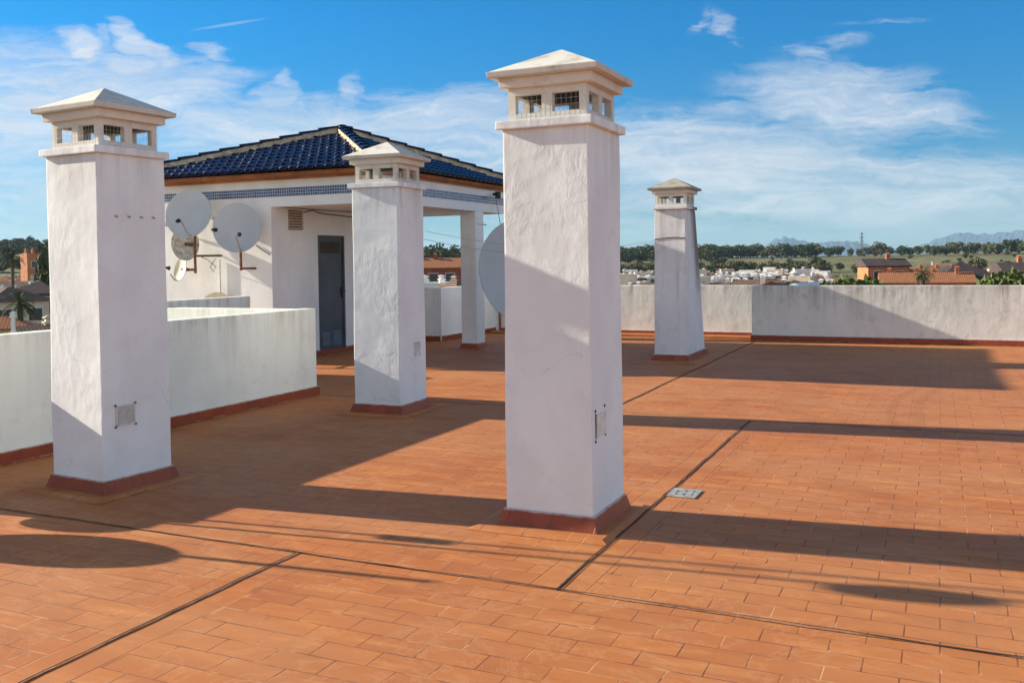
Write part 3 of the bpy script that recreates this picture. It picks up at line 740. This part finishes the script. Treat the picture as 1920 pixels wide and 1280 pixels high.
dish('satellite_dish', 'mottled dish half hidden under the upper left dish', (12.10, 11.58, 1.99), (-.62, -.72, .25), .26,
     [(12.15, 11.45, 1.98), (12.03, 11.34, 1.98), (12.03, 11.30, 1.98)], None, GD, ((0, 0),), 0, simple('mottled_enamel', (.42, .41, .38), .6, var=.35, scale=14), sx=.85, arm=False)
dish('satellite_dish', 'small pale oval dish low on the same rusty pole', (12.02, 11.60, 1.57), (-.92, .10, .25), .185,
     [(12.10, 11.5, 1.56), (12.03, 11.34, 1.56), (12.03, 11.30, 1.56)], None, GD, ((-.10, .10),), 0, simple('cream_enamel', (.62, .58, .44), .5, var=.1, scale=8), armmat=M_rust, sx=.75)
dish('satellite_dish', 'cream dish mostly hidden behind the low wall', (11.9, 10.76, .86), (-.85, -.35, .35), .30,
     [(12.05, 10.76, .84), (12.2, 10.76, .84), (12.33, 10.76, .84)], None, GD, (), 0, simple('yellowed_enamel', (.62, .56, .38), .5, var=.1, scale=8), arm=False)
dish('satellite_dish', 'big pale dish partly hidden by the central chimney', (14.5, 6.38, 1.45), (-.70, -.62, .22), .82,
     [(14.75, 6.42, 1.42), (14.80, 6.46, .9), (14.80, 6.46, 0.0)], ((14.80, 6.46, 1.6), (14.80, 6.46, 0.0)), None, ((0, 0),), 0, simple('pale_dish_enamel', (.42, .46, .48), .45, var=.05, scale=3), armmat=M_steel)
# rooftop antennas just outside the frame: their shadows lie on the tiles
def mast(label, x, y, z0, z1, r=.016):
    t = thing('antenna_mast', label, 'antenna', (x, y, z0)); mb = MB(); mb.tube([(0, 0, 0), (0, 0, z1 - z0)], r, 8)
    for z in (.10, .32): mb.box(-.03, .03, -.03, .10, z, z + .02)
    obj('pole', mb, M_steel, t); return t
t = mast('tall thin antenna mast clamped to the near end of the low wall', 4.33, 7.05, .55, 3.9, .014)
mb = MB(); mb.tube([(0, -.02, 1.02), (0, -.30, 1.02)], .008, 6); mb.box(-.05, .05, -.22, -.08, .96, 1.10); obj('junction_box', mb, M_black, t)
t = mast('antenna mast with a small dish at the near end of the low wall', 4.20, 7.06, .6, 3.1, .016)
dish('satellite_dish', 'small grey dish high on the mast by the low wall', (4.17, 6.90, 2.63), (-.15, -.95, .12), .155, [(4.2, 7.02, 2.63), (4.2, 7.03, 2.63), (4.2, 7.05, 2.63)], None, None, ((0, 0),), 0, sx=.72, arm=True)
dish('satellite_dish', 'grey dish on a pole at the corner of the low wall', (3.60, 6.75, .80), (-.15, -.95, .20), .29, [(3.64, 6.85, .80), (3.68, 6.88, .5), (3.68, 6.88, 0)], ((3.68, 6.88, 1.75), (3.68, 6.88, 0)), None, ((0, 0),), 0)
dish('satellite_dish', 'low grey dish beside the corner of the low wall', (4.03, 7.08, .80), (-.15, -.95, .25), .17, [(4.18, 7.1, .72), (4.2, 7.1, .72), (4.22, 7.1, .72)], None, None, (), 0, arm=False)

# wires strung between chimneys
def wire(label, a, b, sag, r=.004, mat=M_lightcable, group=None):
    a, b = Vector(a), Vector(b); mid = (a + b) / 2; mb = MB(); pts = []
    for k in range(33):
        f = k / 32; p = a.lerp(b, f) - mid; p.z -= sag * 4 * f * (1 - f); pts.append(p)
    mb.tube(pts, r, 5); o = obj('overhead_wire', mb, mat); o.location = mid
    return tag(o, label, 'wire', group)
wire('upper thin wire sagging from the second chimney to the farthest one', (9.2, 5.27, 1.99), (14.68, 4.15, 1.94), .16, .0022)
wire('lower thin wire sagging from the second chimney to the farthest one', (9.2, 5.29, 1.90), (14.68, 4.1, 1.92), .20, .0026)
wire('thin cable dropping from the eave lamp to the big pale dish', (16.2, 7.72, 2.86), (14.72, 6.9, 2.12), .05, .007)

# floor drain
t = thing('drain_cover', 'small square drain cover set in the tiles beside the expansion joint', 'drain', (6.43, 1.63, 0))
mb = MB(); mb.box(-.118, .118, -.10, .10, .003, .009, bev=.002); obj('plate', mb, M_alu, t)
for dx, dy in ((-.04, .05), (.03, .055), (-.05, -.01), (.055, .0), (-.02, -.06), (.05, -.055)):
    mb = MB(); mb.box(dx - .018, dx + .018, dy - .007, dy + .007, .0092, .0099); obj('slot', mb, M_cable, t)

#BGSTART
# ------------------------------------------------------------------ the country around: ground, town, trees, hills
GZ = -9.6
def pxof(x, y):
    d = Vector((x, y, 0)); f = d.dot(FV)
    if f <= 0: return -4000 if d.dot(RV) < 0 else 6000
    return 960 + 1758 * d.dot(RV) / f
def lerp_tab(tab, x):
    if x <= tab[0][0]: return tab[0][1]
    for (a, va), (b, vb) in zip(tab, tab[1:]):
        if x <= b: return va + (vb - va) * (x - a) / (b - a)
    return tab[-1][1]
RIDGE = [(-400, 22), (100, 20), (500, 13), (800, 6), (1150, 2.0), (1500, 1.6), (2000, 4.0), (2600, 6)]
def gz(x, y):
    r = math.hypot(x, y); zr = lerp_tab(RIDGE, pxof(x, y))
    if r < 330: return GZ
    if r < 1000:
        s = (r - 330) / 670; s = s * s * (3 - 2 * s); return GZ + (zr - GZ) * s
    s = min(1, (r - 1000) / 2500); return zr + (-30 - zr) * s
def at(px, dist):
    d = FV + RV * ((px - 960) / 1758.0); d.z = 0; d.normalize(); return d.x * dist, d.y * dist
mb = MB(); rings = []
radii = [0, 25, 60, 120, 200, 330] + [330 + 67 * k / 1.0 for k in range(1, 11)] + [1100, 1300, 1700, 2400, 3500, 6000, 10000, 14000]
NA = 240
for r in radii:
    if r == 0: rings.append([mb.bm.verts.new((0, 0, GZ))]); continue
    rings.append([mb.bm.verts.new((r * math.cos(2 * math.pi * k / NA), r * math.sin(2 * math.pi * k / NA), gz(r * math.cos(2 * math.pi * k / NA), r * math.sin(2 * math.pi * k / NA)))) for k in range(NA)])
for i in range(len(rings) - 1):
    A, B = rings[i], rings[i + 1]
    for k in range(NA):
        k2 = (k + 1) % NA
        if len(A) == 1: mb.bm.faces.new((A[0], B[k], B[k2]))
        else: mb.bm.faces.new((A[k], B[k], B[k2], A[k2]))
def ground_mat():
    m, n = newmat('dry_fields'); p = n.pos()
    a = n.noise(n.scale(p, (.012, .012, 0)), 1.0, 6, .6); b = n.noise(n.scale(p, (.08, .08, 0)), 1.0, 6, .65)
    c = n.mix(n.mapr(a, .4, .6), (.14, .135, .065), (.19, .175, .09))
    c = n.mix(n.math('MULTIPLY', n.mapr(b, .48, .62), .75), c, (.060, .070, .032))
    n.out(c, .95, spec=.1); return m
tag(obj('ground', mb, ground_mat(), smooth=True), 'dry fields and town ground', None, kind='structure')

# far mountains
def mountain(name, label, px0, px1, dist, prof, depth=2500):
    mb = MB(); K = 60; J = 8; g = []
    random.seed(int(px0))
    jag = [U(-1, 1) for _ in range(K + 1)]
    for j in range(J + 1):
        row = []
        for k in range(K + 1):
            px = px0 + (px1 - px0) * k / K; f = j / J
            x, y = at(px, dist + depth * (f - .5))
            h = lerp_tab(prof, px) * 1.18 * (dist / 1758.0)
            prf = math.sin(math.pi * f) ** .8
            row.append(mb.bm.verts.new((x, y, -30 + (h + 30 + jag[k] * 9 + 14 * math.sin(k * 1.7 + j * 2.1)) * prf)))
        g.append(row)
    for j in range(J):
        for k in range(K): mb.bm.faces.new((g[j][k], g[j][k + 1], g[j + 1][k + 1], g[j + 1][k]))
    return tag(obj(name, mb, M_mtn), label, None, kind='structure')
M_mtn = simple('haze_blue_mountain', (.03, .045, .08), .95, var=.3, scale=.002)  # blue of distance haze is put into this base colour
mountain('mountain', 'bare blue mountain ridge with a steep peak', 1405, 1680, 12000, [(1405, 0), (1430, 14), (1450, 26), (1470, 30), (1500, 25), (1530, 19), (1560, 22), (1600, 22), (1640, 14), (1680, 0)])
mountain('mountain', 'long pale mountain range at the right', 1670, 2150, 13500, [(1670, 0), (1720, 12), (1760, 24), (1800, 32), (1840, 28), (1880, 30), (1920, 33), (2000, 36), (2080, 20), (2150, 0)])

# ---- trees
def foliage(name, c1, c2, c3):
    m, n = newmat(name); p = n.pos()
    oi = n.new('ShaderNodeObjectInfo').outputs['Random']
    a = n.noise(p, .9, 4, .6)
    c = n.mix(n.mapr(a, .35, .65), c1, c2); c = n.mix(n.math('MULTIPLY', n.math('MULTIPLY', oi, oi), .95), c, c3)
    n.out(c, .8, spec=.15); return m
M_pine = foliage('pine_needles', (.035, .058, .024), (.075, .100, .038), (.13, .105, .06))
M_bush = foliage('shrub_leaves', (.045, .075, .020), (.085, .12, .030), (.10, .11, .04))
M_palm = foliage('palm_fronds', (.035, .060, .022), (.060, .085, .030), (.07, .08, .035))
M_bark = simple('bark', (.11, .085, .06), .95, var=.4, scale=3, bump=.5)
def crown(w, h, z0, k, leaf, lobes, seed):
    random.seed(seed); mb = MB()
    ls = []
    for _ in range(lobes):
        a = U(0, 6.283); rr = U(.0, .62) * w / 2; ls.append(Vector((rr * math.cos(a), rr * math.sin(a), z0 + h * U(.25, .78))))
    for i in range(k):
        c = random.choice(ls); R_ = Vector((w * .24, w * .24, h * .24))
        d = Vector((random.gauss(0, 1), random.gauss(0, 1), random.gauss(0, 1))).normalized() * (U(.35, 1.0) ** .5)
        p = c + Vector((d.x * R_.x * 1.1, d.y * R_.y * 1.1, d.z * R_.z))
        s = leaf * U(.5, 1.2); n1 = Vector((U(-1, 1), U(-1, 1), U(-.4, 1))).normalized(); t = n1.orthogonal().normalized(); t.rotate(Matrix.Rotation(U(0, 6.28), 3, n1)); b = n1.cross(t)
        mb.face([p + t * s, p + b * s * .6, p - t * s * .8, p - b * s * .7])
    return mb
def tree(label, w, h, trunk, k, leaf, lobes, seed, mat=M_pine, name='pine_tree', cat='tree', group=None):
    t = thing(name, label, cat, (0, 0, -500), 0, group)
    obj('crown', crown(w, h - trunk * .8, trunk * .8, k, leaf, lobes, seed), mat, t)
    mb = MB(); random.seed(seed + 1); mb.tube([(0, 0, -.4), (U(-.1, .1), U(-.1, .1), trunk), (U(-.3, .3), U(-.3, .3), h * .8)], w * .045, 6, r2=w * .012)
    for q in range(5):
        a = q * 1.256 + U(-.3, .3); mb.tube([(0, 0, trunk * .8), (math.cos(a) * w * .18, math.sin(a) * w * .18, trunk + (h - trunk) * .3), (math.cos(a) * w * .32, math.sin(a) * w * .32, trunk + (h - trunk) * .55)], w * .02, 5, r2=w * .006)
    obj('trunk', mb, M_bark, t); return t
def palm(label, h, fr, seed, k=34):
    t = thing('palm_tree', label, 'palm tree', (0, 0, -500)); random.seed(seed)
    mb = MB(); mb.tube([(0, 0, -.3), (.1, 0, h * .5), (0, .1, h)], .34, 8, r2=.24); obj('trunk', mb, M_bark, t)
    mb = MB()
    for i in range(k):
        a = U(0, 6.283); el = U(-.5, 1.25); L_ = fr * U(.8, 1.05); pts = []
        d = Vector((math.cos(a) * math.cos(el), math.sin(a) * math.cos(el), math.sin(el))); p = Vector((0, .1, h)); st = L_ / 7
        for q in range(8):
            pts.append(p.copy()); p = p + d * st; d.z -= .17 + .06 * q * .5; d.normalize()
        for q in range(7):
            m1 = (pts[q] + pts[q + 1]) / 2; ax = (pts[q + 1] - pts[q]).normalized(); sd_ = ax.cross(Vector((0, 0, 1)))
            if sd_.length < .01: continue
            sd_.normalize(); wv = fr * .16 * math.sin(math.pi * (q + 1.2) / 9)
            for s in (-1, 1):
                for e_ in (0, .5):
                    b0 = pts[q].lerp(pts[q + 1], e_); b1 = pts[q].lerp(pts[q + 1], e_ + .38); tip = b1 + sd_ * s * wv + ax * wv * .6 + Vector((0, 0, -wv * .45))
                    mb.face([b0, b1, tip])
    obj('crown', mb, M_palm, t); return t
def plant(proto, px, dist, sc=1.0, label=None, group=None, dz=0, first=set()):
    x, y = at(px, dist); z = gz(x, y) + dz; rz = U(0, 6.28)
    if proto.name not in first:
        first.add(proto.name); proto.location = (x, y, z); proto.rotation_euler = (0, 0, rz); proto.scale = (sc,) * 3 if not isinstance(sc, tuple) else sc
        if label: proto['label'] = label
        if group: proto['group'] = group
        return proto
    return dup(proto, (x, y, z), rz, sc, label, group)
PA = tree('a', 14, 10, 1.0, 760, .95, 15, 11); PB = tree('b', 11, 11.5, 1.2, 700, .85, 13, 12); PC = tree('c', 17, 8.5, .8, 820, 1.0, 17, 13)
BA = tree('d', 6, 4.6, .6, 620, .36, 10, 14, M_bush, 'leafy_tree'); BB = tree('e', 5, 6, 1, 620, .36, 10, 15, M_bush, 'leafy_tree')
random.seed(21)
for k in range(110):   # ridge behind the back parapet
    px = 1150 + k * 3.5 + U(-3, 3)
    plant(random.choice((PA, PB, PC)), px, (U(700, 1000) if px < 1345 else U(860, 1000)), U(.85, 1.25), 'dark pine of the dense wood on the ridge right of the central chimney', 'pines on the ridge')
for px, s in ((1556, 1.0), (1572, 1.1), (1596, .8), (1612, .7), (1628, .9), (1640, 1.1), (1652, 1.25), (1668, .9), (1690, 1.0), (1706, .8), (1722, .9), (1737, .8)):
    plant(random.choice((PA, PB)), px, U(820, 950), s * .9, 'low pine in the broken row on the ridge near the pylon', 'pines near the pylon')
for px, s in ((1751, 1.05), (1774, 1.0), (1792, 1.1), (1812, .9), (1825, 1.0), (1846, 1.05), (1868, 1.15), (1896, 1.2), (1908, 1.0), (1925, 1.1)):
    plant(random.choice((PA, PC)), px, 850 + U(-30, 30), s, 'round isolated pine on the ridge above the brick houses', 'isolated pines')
for k in range(60):   # middle line of trees between the houses and the field
    px = 1158 + k * 6.4 + U(-4, 4)
    plant(random.choice((PA, PB, PC)), px, U(470, 560), U(.58, .78) if px > 1340 else U(.5, .7), 'dark tree in the belt between the field and the white houses', 'trees of the lower belt')
for px, d_, s in ((1480, 640, .5), (1500, 600, .5), (1575, 560, .45), (1534, 470, .6), (1550, 480, .6), (1603, 500, .5), (1838, 520, .65), (1826, 540, .55), (1815, 500, .4)):
    plant(random.choice((PA, PB)), px, d_, s, 'bush standing alone in the dry field', 'bushes in the field')
for k in range(44):
    plant(random.choice((PA, PC)), U(1330, 1920), U(560, 900), U(.16, .34), 'low dark scrub bush in the dry field', 'scrub bushes in the field')
for k in range(16):   # behind the porch
    plant(random.choice((PA, PB)), 770 + k * 8 + U(-3, 3), U(480, 600), U(1.25, 1.6), 'dark pine behind the red brick apartments', 'pines behind the apartments')
for k in range(10):
    plant(random.choice((PB, PC)), 15 + k * 10 + U(-5, 5), U(880, 1000), U(.6, .85) if k in (1, 3, 4) else U(.25, .4), 'pine on the crest of the left hill', 'pines on the left hill')
for k in range(90):
    plant(random.choice((PA, PC)), U(-25, 112), U(540, 930), U(.45, .75), 'pine on the wooded slope of the left hill', 'pines on the slope of the left hill')
for px, d_, s in ((1540, 105, .55), (1555, 100, .7), (1573, 98, .9), (1590, 102, .95), (1607, 98, .95), (1622, 104, .8), (1640, 100, .8), (1655, 108, .6)):
    plant(BB, px, d_, (.75 + s * .3, .75 + s * .3, 1.18 + s * .38), 'bright green leafy tree left of the brick house block', 'green trees left of the brick block')
for px, d_, s in ((1858, 100, .8), (1872, 96, .9), (1890, 100, .95), (1905, 98, 1.0), (1921, 101, .95), (1884, 110, 1.05)):
    plant(BB, px, d_, (1.0, 1.0, 1.15 + s * .45), 'green leafy tree below the brick house at the right edge', 'green trees at the right edge')
plant(BA, 810, 62, (.5, .5, 2.15), 'bright green treetop just over the porch parapet')
plant(PB, 86, 150, (.36, .36, 1.25), 'tall dark tree beside the orange building, behind the left chimney')
q = palm('palm', 12.6, 2.6, 5); plant(q, 25, 165, 1.0, 'tall palm left of the orange building')
q = palm('palm', 8.0, 1.9, 6); plant(q, 38, 92, 1.0, 'palm with wide fronds between the tiled houses')
q = palm('palm', 9.0, 1.6, 7); plant(q, 1731, 120, 1.0, 'small palm in front of the brick house block')

# ---- houses
def rooftile(name, a, b):
    m, n = newmat(name); p = n.obj(); x, y, z = n.xyz(p)
    w = n.math('SINE', n.math('MULTIPLY', n.math('ADD', x, 0), 22)); nz = n.noise(p, 1.3, 6, .65)
    c = n.mix(n.mapr(nz, .35, .65), a, b); c = n.mix(n.mapr(w, -.2, -1.0), c, tuple(k * .45 for k in a))
    n.out(c, .9, spec=.15); return m
M_tile_r = rooftile('orange_roof_tile', (.36, .15, .07), (.27, .12, .065)); M_tile_b = rooftile('brown_roof_tile', (.20, .135, .095), (.13, .095, .075)); M_tile_d = rooftile('dark_roof_tile', (.055, .045, .050), (.09, .065, .06))
M_hw = simple('white_render', (.70, .69, .66), .85, var=.08, scale=.8); M_hc = simple('cream_render', (.55, .47, .36), .85, var=.12, scale=.8)
M_ho = simple('orange_brick_wall', (.42, .17, .075), .85, var=.2, scale=1.5); M_hr = simple('red_brick_wall', (.28, .075, .05), .85, var=.2, scale=1.5)
M_glass = simple('window_glass', (.03, .04, .05), .15, spec=.6)
def house(label, px, dist, w, dp, h, roof, wallm, roofm, rot=0, zt=None, name='white_house', group=None, rh=1.6, ch=1, nwin=3, lab_roof=None, terrace=False):
    x, y = at(px, dist); base = gz(x, y)
    if zt is not None: h = zt - base
    face = math.atan2(-y, -x) + math.pi / 2     # long front roughly towards the terrace
    t = thing(name, label, 'house', (x, y, base), face + math.radians(rot), group)
    mb = MB(); mb.box(-w / 2, w / 2, -dp / 2, dp / 2, -.5, h)
    obj('wall', mb, wallm, t)
    mb = MB(); o = .35
    if roof == 'gable':
        a = [Vector((-w / 2 - o, -dp / 2 - o, h)), Vector((w / 2 + o, -dp / 2 - o, h)), Vector((w / 2 + o, dp / 2 + o, h)), Vector((-w / 2 - o, dp / 2 + o, h))]
        r0, r1 = Vector((-w / 2 - o, 0, h + rh)), Vector((w / 2 + o, 0, h + rh))
        dn = Vector((0, 0, -.12)); tp = Vector((0, 0, .06))
        for f in ([a[0] + tp, a[1] + tp, r1 + tp, r0 + tp], [a[2] + tp, a[3] + tp, r0 + tp, r1 + tp], [a[3] + dn, a[2] + dn, a[1] + dn, a[0] + dn], [a[1] + dn, a[2] + dn, a[2] + tp, r1 + tp, a[1] + tp], [a[3] + dn, a[0] + dn, a[0] + tp, r0 + tp, a[3] + tp], [a[0] + dn, a[1] + dn, a[1] + tp, a[0] + tp], [a[2] + dn, a[3] + dn, a[3] + tp, a[2] + tp]): mb.face(f)
    elif roof == 'hip':
        mb.frustum(0, 0, h - .1, h + .08, w / 2 + o, dp / 2 + o, w / 2 + o, dp / 2 + o)
        mb.frustum(0, 0, h + .08, h + rh, w / 2 + o, dp / 2 + o, max(.2, w / 2 - dp / 2), .1)
    else:
        th = .2; mb.box(-w / 2 - .05, w / 2 + .05, -dp / 2 - .05, -dp / 2 + th, h, h + .9); mb.box(-w / 2 - .05, w / 2 + .05, dp / 2 - th, dp / 2 + .05, h, h + .9)
        mb.box(-w / 2 - .05, -w / 2 + th, -dp / 2 + th, dp / 2 - th, h, h + .9); mb.box(w / 2 - th, w / 2 + .05, -dp / 2 + th, dp / 2 - th, h, h + .9); mb.box(-w / 2 + th, w / 2 - th, -dp / 2 + th, dp / 2 - th, h, h + .08)
    ro = obj('roof', mb, roofm, t)
    for c in range(ch):
        mb = MB(); cx = -w / 2 + w * (c + .5 + U(-.25, .25)) / ch; cy = U(-.1, .35) * dp; top = h + (rh * (.55 if roof == 'hip' else 1) if roof != 'flat' else .9) + (U(.1, .5) if dist < 260 else U(.3, .8))
        mb.box(cx - .3, cx + .3, cy - .3, cy + .3, h, top, bev=.03); mb.frustum(cx, cy, top, top + .1, .42, .42, .42, .42); mb.frustum(cx, cy, top + .1, top + .4, .25, .25, .2, .2); mb.frustum(cx, cy, top + .4, top + .6, .42, .42, .05, .05)
        obj('chimney', mb, wallm, ro)
    if roof == 'flat' and terrace:
        mb = MB(); tx = U(-.2, .2) * w; mb.box(tx - 1.5, tx + 1.5, 0, dp * .3, h + .08, h + 2.4, bev=.04); obj('stair_hut', mb, wallm, t)
    for i in range(nwin):
        for fl in (0, 1):
            zc = h - 1.5 - fl * 2.9
            if zc < .8: continue
            cx = -w / 2 + w * (i + .5) / nwin; ww = min(.7, w / nwin * .28)
            for s in (1, -1):
                mb = MB(); mb.box(cx - ww - .08, cx + ww + .08, s * dp / 2 - .06, s * dp / 2 + .06, zc - .78, zc + .72); f = obj('window', mb, M_white if wallm is not M_hw else M_hc, t)
                mb = MB(); mb.box(cx - ww, cx + ww, s * dp / 2 - .08, s * dp / 2 + .08, zc - .7, zc + .64); obj('pane', mb, M_glass, f)
    return t
random.seed(33)
ht = ['flat', 'gable', 'flat', 'hip', 'flat', 'gable']
k = 0
for d_, zt, step in ((250, -3.7, 13), (215, -3.6, 14), (185, -3.4, 16), (160, -3.35, 19), (135, -3.2, 24)):
    px = 1155 + U(0, 8)
    while px < 1545:
        if not (1236 < px < 1300):
            side = 'left of' if px < 1240 else 'right of'
            rf = random.choice(ht if d_ > 170 else ['gable', 'hip', 'gable', 'gable', 'flat']); wd = U(3.8, 6.6)
            far = {250: 'back', 215: 'fourth', 185: 'third', 160: 'second', 135: 'front'}[d_]
            wm = random.choice((M_hw, M_hw, M_hw, M_hc)); rm = M_hw if rf == 'flat' else random.choice((M_tile_b, M_tile_r, M_tile_b))
            house('%s house with %s, %s row beyond parapet, %s farthest chimney' % ('cream' if wm is M_hc else 'white', {'flat': 'a flat walled roof', 'gable': '%s gable roof', 'hip': '%s hip roof'}[rf].replace('%s', 'an orange' if rm is M_tile_r else 'a brown'), far, side), px, d_, wd, U(4.5, 6.5), 0, rf, wm, rm,
                rot=random.choice((0, 8, -12, 90)), zt=zt + U(-.5, .5), group='white terraced houses beyond the parapet', rh=1.3, ch=random.choice((2, 3)), nwin=2, terrace=rnd() < .6)
        px += step * U(.8, 1.25)
# brick block at the right
house('orange brick house with a dark gable roof, leftmost of the brick block', 1655, 172, 6.5, 9, 0, 'gable', M_ho, M_tile_d, rot=12, zt=-.1, name='brick_house', rh=1.2, ch=1, nwin=2)
house('long brick house with orange tiled roof in the middle of the brick block', 1735, 160, 13, 8, 0, 'gable', M_ho, M_tile_r, rot=4, zt=-2.6, name='brick_house', rh=1.5, ch=4, nwin=5)
house('brick house with tall orange chimneys behind the long tiled one', 1716, 178, 10, 8, 0, 'gable', M_ho, M_tile_r, rot=6, zt=-1.7, name='brick_house', rh=1.0, ch=4, nwin=3)
house('dark hip-roofed brick house right of the long tiled one', 1800, 165, 10, 10, 0, 'hip', M_hr, M_tile_d, rot=20, zt=-2.2, name='brick_house', rh=2.7, ch=2, nwin=3)
house('low brick house with one orange chimney before the field', 1838, 172, 7, 7, 0, 'gable', M_ho, M_tile_r, rot=0, zt=-3.2, name='brick_house', rh=1.0, ch=1, nwin=2)
house('brick house with a dark roof at the right edge', 1916, 150, 6, 8, 0, 'gable', M_ho, M_tile_d, rot=15, zt=-.9, name='brick_house', rh=1.3, ch=1, nwin=2)
house('white house with dark pitched roof below the brick block', 1686, 92, 2.8, 5, 0, 'gable', M_hw, M_tile_d, rot=80, zt=-1.9, rh=.7, ch=0, nwin=1)
house('flat white house with roof wall in front of the small palm', 1735, 88, 2.8, 4, 0, 'flat', M_hw, M_hw, rot=5, zt=-2.35, ch=0, nwin=1)
house('low white house with a pale blue roof left of the green trees', 1510, 120, 4.5, 5, 0, 'gable', M_hw, simple('blue_sheet_roof', (.30, .42, .50), .5), rot=60, zt=-2.6, rh=1.0, ch=0, nwin=1)
# behind the porch
house('long red brick apartment house behind the porch', 850, 150, 18, 9, 0, 'gable', M_hr, M_tile_r, rot=-6, zt=.6, name='apartment_house', rh=1.5, ch=4, nwin=7)
house('white house between the brick apartments and the brown roof', 815, 105, 5, 6, 0, 'flat', M_hw, M_hw, rot=10, zt=-1.6, ch=2, nwin=2)
house('cream house with two chimneys before the brick apartments', 862, 110, 4, 6, 0, 'flat', M_hc, M_hw, rot=-10, zt=-1.7, ch=2, nwin=2)
house('brown tiled hip roof house just over the porch parapet', 860, 64, 2.6, 3.4, 0, 'hip', M_hc, M_tile_b, rot=35, zt=-.55, rh=.95, ch=0, nwin=2, name='tiled_house')
# left of the first chimney
house('narrow orange tower house between two trees at the left', 60, 230, 3.2, 3.2, 0, 'flat', M_ho, M_ho, rot=25, zt=3.6, name='orange_house', ch=2, nwin=1)
house('brown tiled house at the left edge', 18, 118, 6, 6, 0, 'hip', M_hc, M_tile_b, rot=20, zt=-2.1, rh=1.5, ch=0, nwin=2, name='tiled_house')
house('house with a dark brown tiled roof below the orange tower house', 74, 125, 5.5, 6.5, 0, 'hip', M_hc, M_tile_d, rot=-15, zt=-1.6, rh=1.5, ch=1, nwin=2, name='tiled_house')
house('cream house with brown gable roof below the wide palm', 80, 84, 3.6, 4, 0, 'gable', M_hc, M_tile_b, rot=12, zt=-3.9, rh=.8, ch=1, nwin=2, name='cream_house')
house('cream house with low orange hip roof at the left edge', 8, 92, 4.2, 5, 0, 'hip', M_hc, M_tile_r, rot=-8, zt=-3.6, rh=1.0, ch=0, nwin=2, name='cream_house')
house('house with a dark lean-to roof just over the left wall', 74, 58, 2.6, 4, 0, 'gable', M_hc, M_tile_b, rot=-5, zt=-2.6, rh=.5, ch=0, nwin=1, name='tiled_house')
house('ochre house just over the left wall at the edge', 4, 56, 2.4, 4, 0, 'flat', M_ho, M_tile_d, rot=5, zt=-2.9, ch=0, nwin=1, name='ochre_house')
x, y = at(23, 46); t = thing('gate_pillar', 'slim white masonry pillar with a cap standing over the left wall', 'pillar', (x, y, GZ), .6)
mb = MB(); mb.box(-.075, .075, -.075, .075, 0, -GZ - .55, bev=.01); obj('shaft', mb, M_hw, t)
mb = MB(); mb.box(-.12, .12, -.12, .12, -GZ - .55, -GZ - .48); mb.frustum(0, 0, -GZ - .48, -GZ - .38, .09, .09, .09, .09); mb.frustum(0, 0, -GZ - .38, -GZ - .28, .13, .13, .03, .03); obj('cap', mb, M_hw, t)
# more town that only shows from other viewpoints or in gaps
for d_, px in ((300, 700), (320, 780), (280, 900), (300, 980), (200, 950), (190, 1050), (260, 1100), (330, 60), (300, 10), (280, 95), (210, 5), (320, 1660), (150, 35), (330, 1760), (320, 1880), (300, 40), (270, 70), (190, 90), (140, 60), (165, 8), (175, 70), (240, 30), (260, 85), (200, 45), (350, 90), (360, 30), (350, 50)):
    house('small house of the town spread out before the hills', px, d_, U(6, 9), U(6, 8), 0, random.choice(ht), random.choice((M_hw, M_hc)), random.choice((M_tile_r, M_tile_b)), rot=U(-20, 20), zt=U(-3.4, -2.4), group='small houses of the town', rh=1.3, ch=1, nwin=2)
# electricity pylon on the plain
x, y = at(1616, 1300); z = -8; t = thing('electricity_pylon', 'lattice electricity pylon rising from the plain before the mountains', 'pylon', (x, y, z), .5)
mb = MB(); H_ = 40
def leg(z_): return 3.2 * (1 - z_ / H_) ** 1.1 + .5
lv = [0, 6, 12, 18, 23, 28, 32, 36, 40]
for a, b in zip(lv, lv[1:]):
    for q in range(4):
        a0 = math.pi / 4 + q * math.pi / 2; a1 = a0 + math.pi / 2
        P = lambda an, zz: Vector((math.cos(an) * leg(zz), math.sin(an) * leg(zz), zz))
        mb.tube([P(a0, a), P(a0, b)], .16, 4); mb.tube([P(a0, a), P(a1, b)], .09, 4); mb.tube([P(a1, a), P(a0, b)], .09, 4)
M_pyl = simple('dark_pylon_steel', (.07, .08, .09), .6); obj('tower', mb, M_pyl, t)
for zz, wv in ((28, 6.5), (33, 8), (38, 5.5)):
    mb = MB(); mb.tube([(-wv, 0, zz), (wv, 0, zz)], .3, 4); mb.tube([(-wv, 0, zz), (0, 0, zz + 2)], .12, 4); mb.tube([(wv, 0, zz), (0, 0, zz + 2)], .12, 4); obj('crossarm', mb, M_pyl, t)
# own building below the terrace
t = thing('apartment_block', 'white apartment block carrying the roof terrace', 'building', (6, 0, GZ))
mb = MB()
slab(mb, [(a - 6, b) for a, b in floor_poly], -.36 - GZ, 0); obj('wall', mb, M_hw, t)
# air
mb = MB(); mb.box(-16000, 16000, -16000, 16000, -40, 350)
hz = tag(obj('haze', mb, None), 'pale air haze', None, kind='stuff')
m = bpy.data.materials.new('haze_air'); m.use_nodes = True; nt = m.node_tree; nt.nodes.clear()
pv = nt.nodes.new('ShaderNodeVolumePrincipled'); pv.inputs['Color'].default_value = (.48, .76, 1, 1); pv.inputs['Density'].default_value = 5e-5; pv.inputs['Anisotropy'].default_value = .1
oo = nt.nodes.new('ShaderNodeOutputMaterial'); nt.links.new(pv.outputs[0], oo.inputs['Volume']); hz.data.materials.append(m)
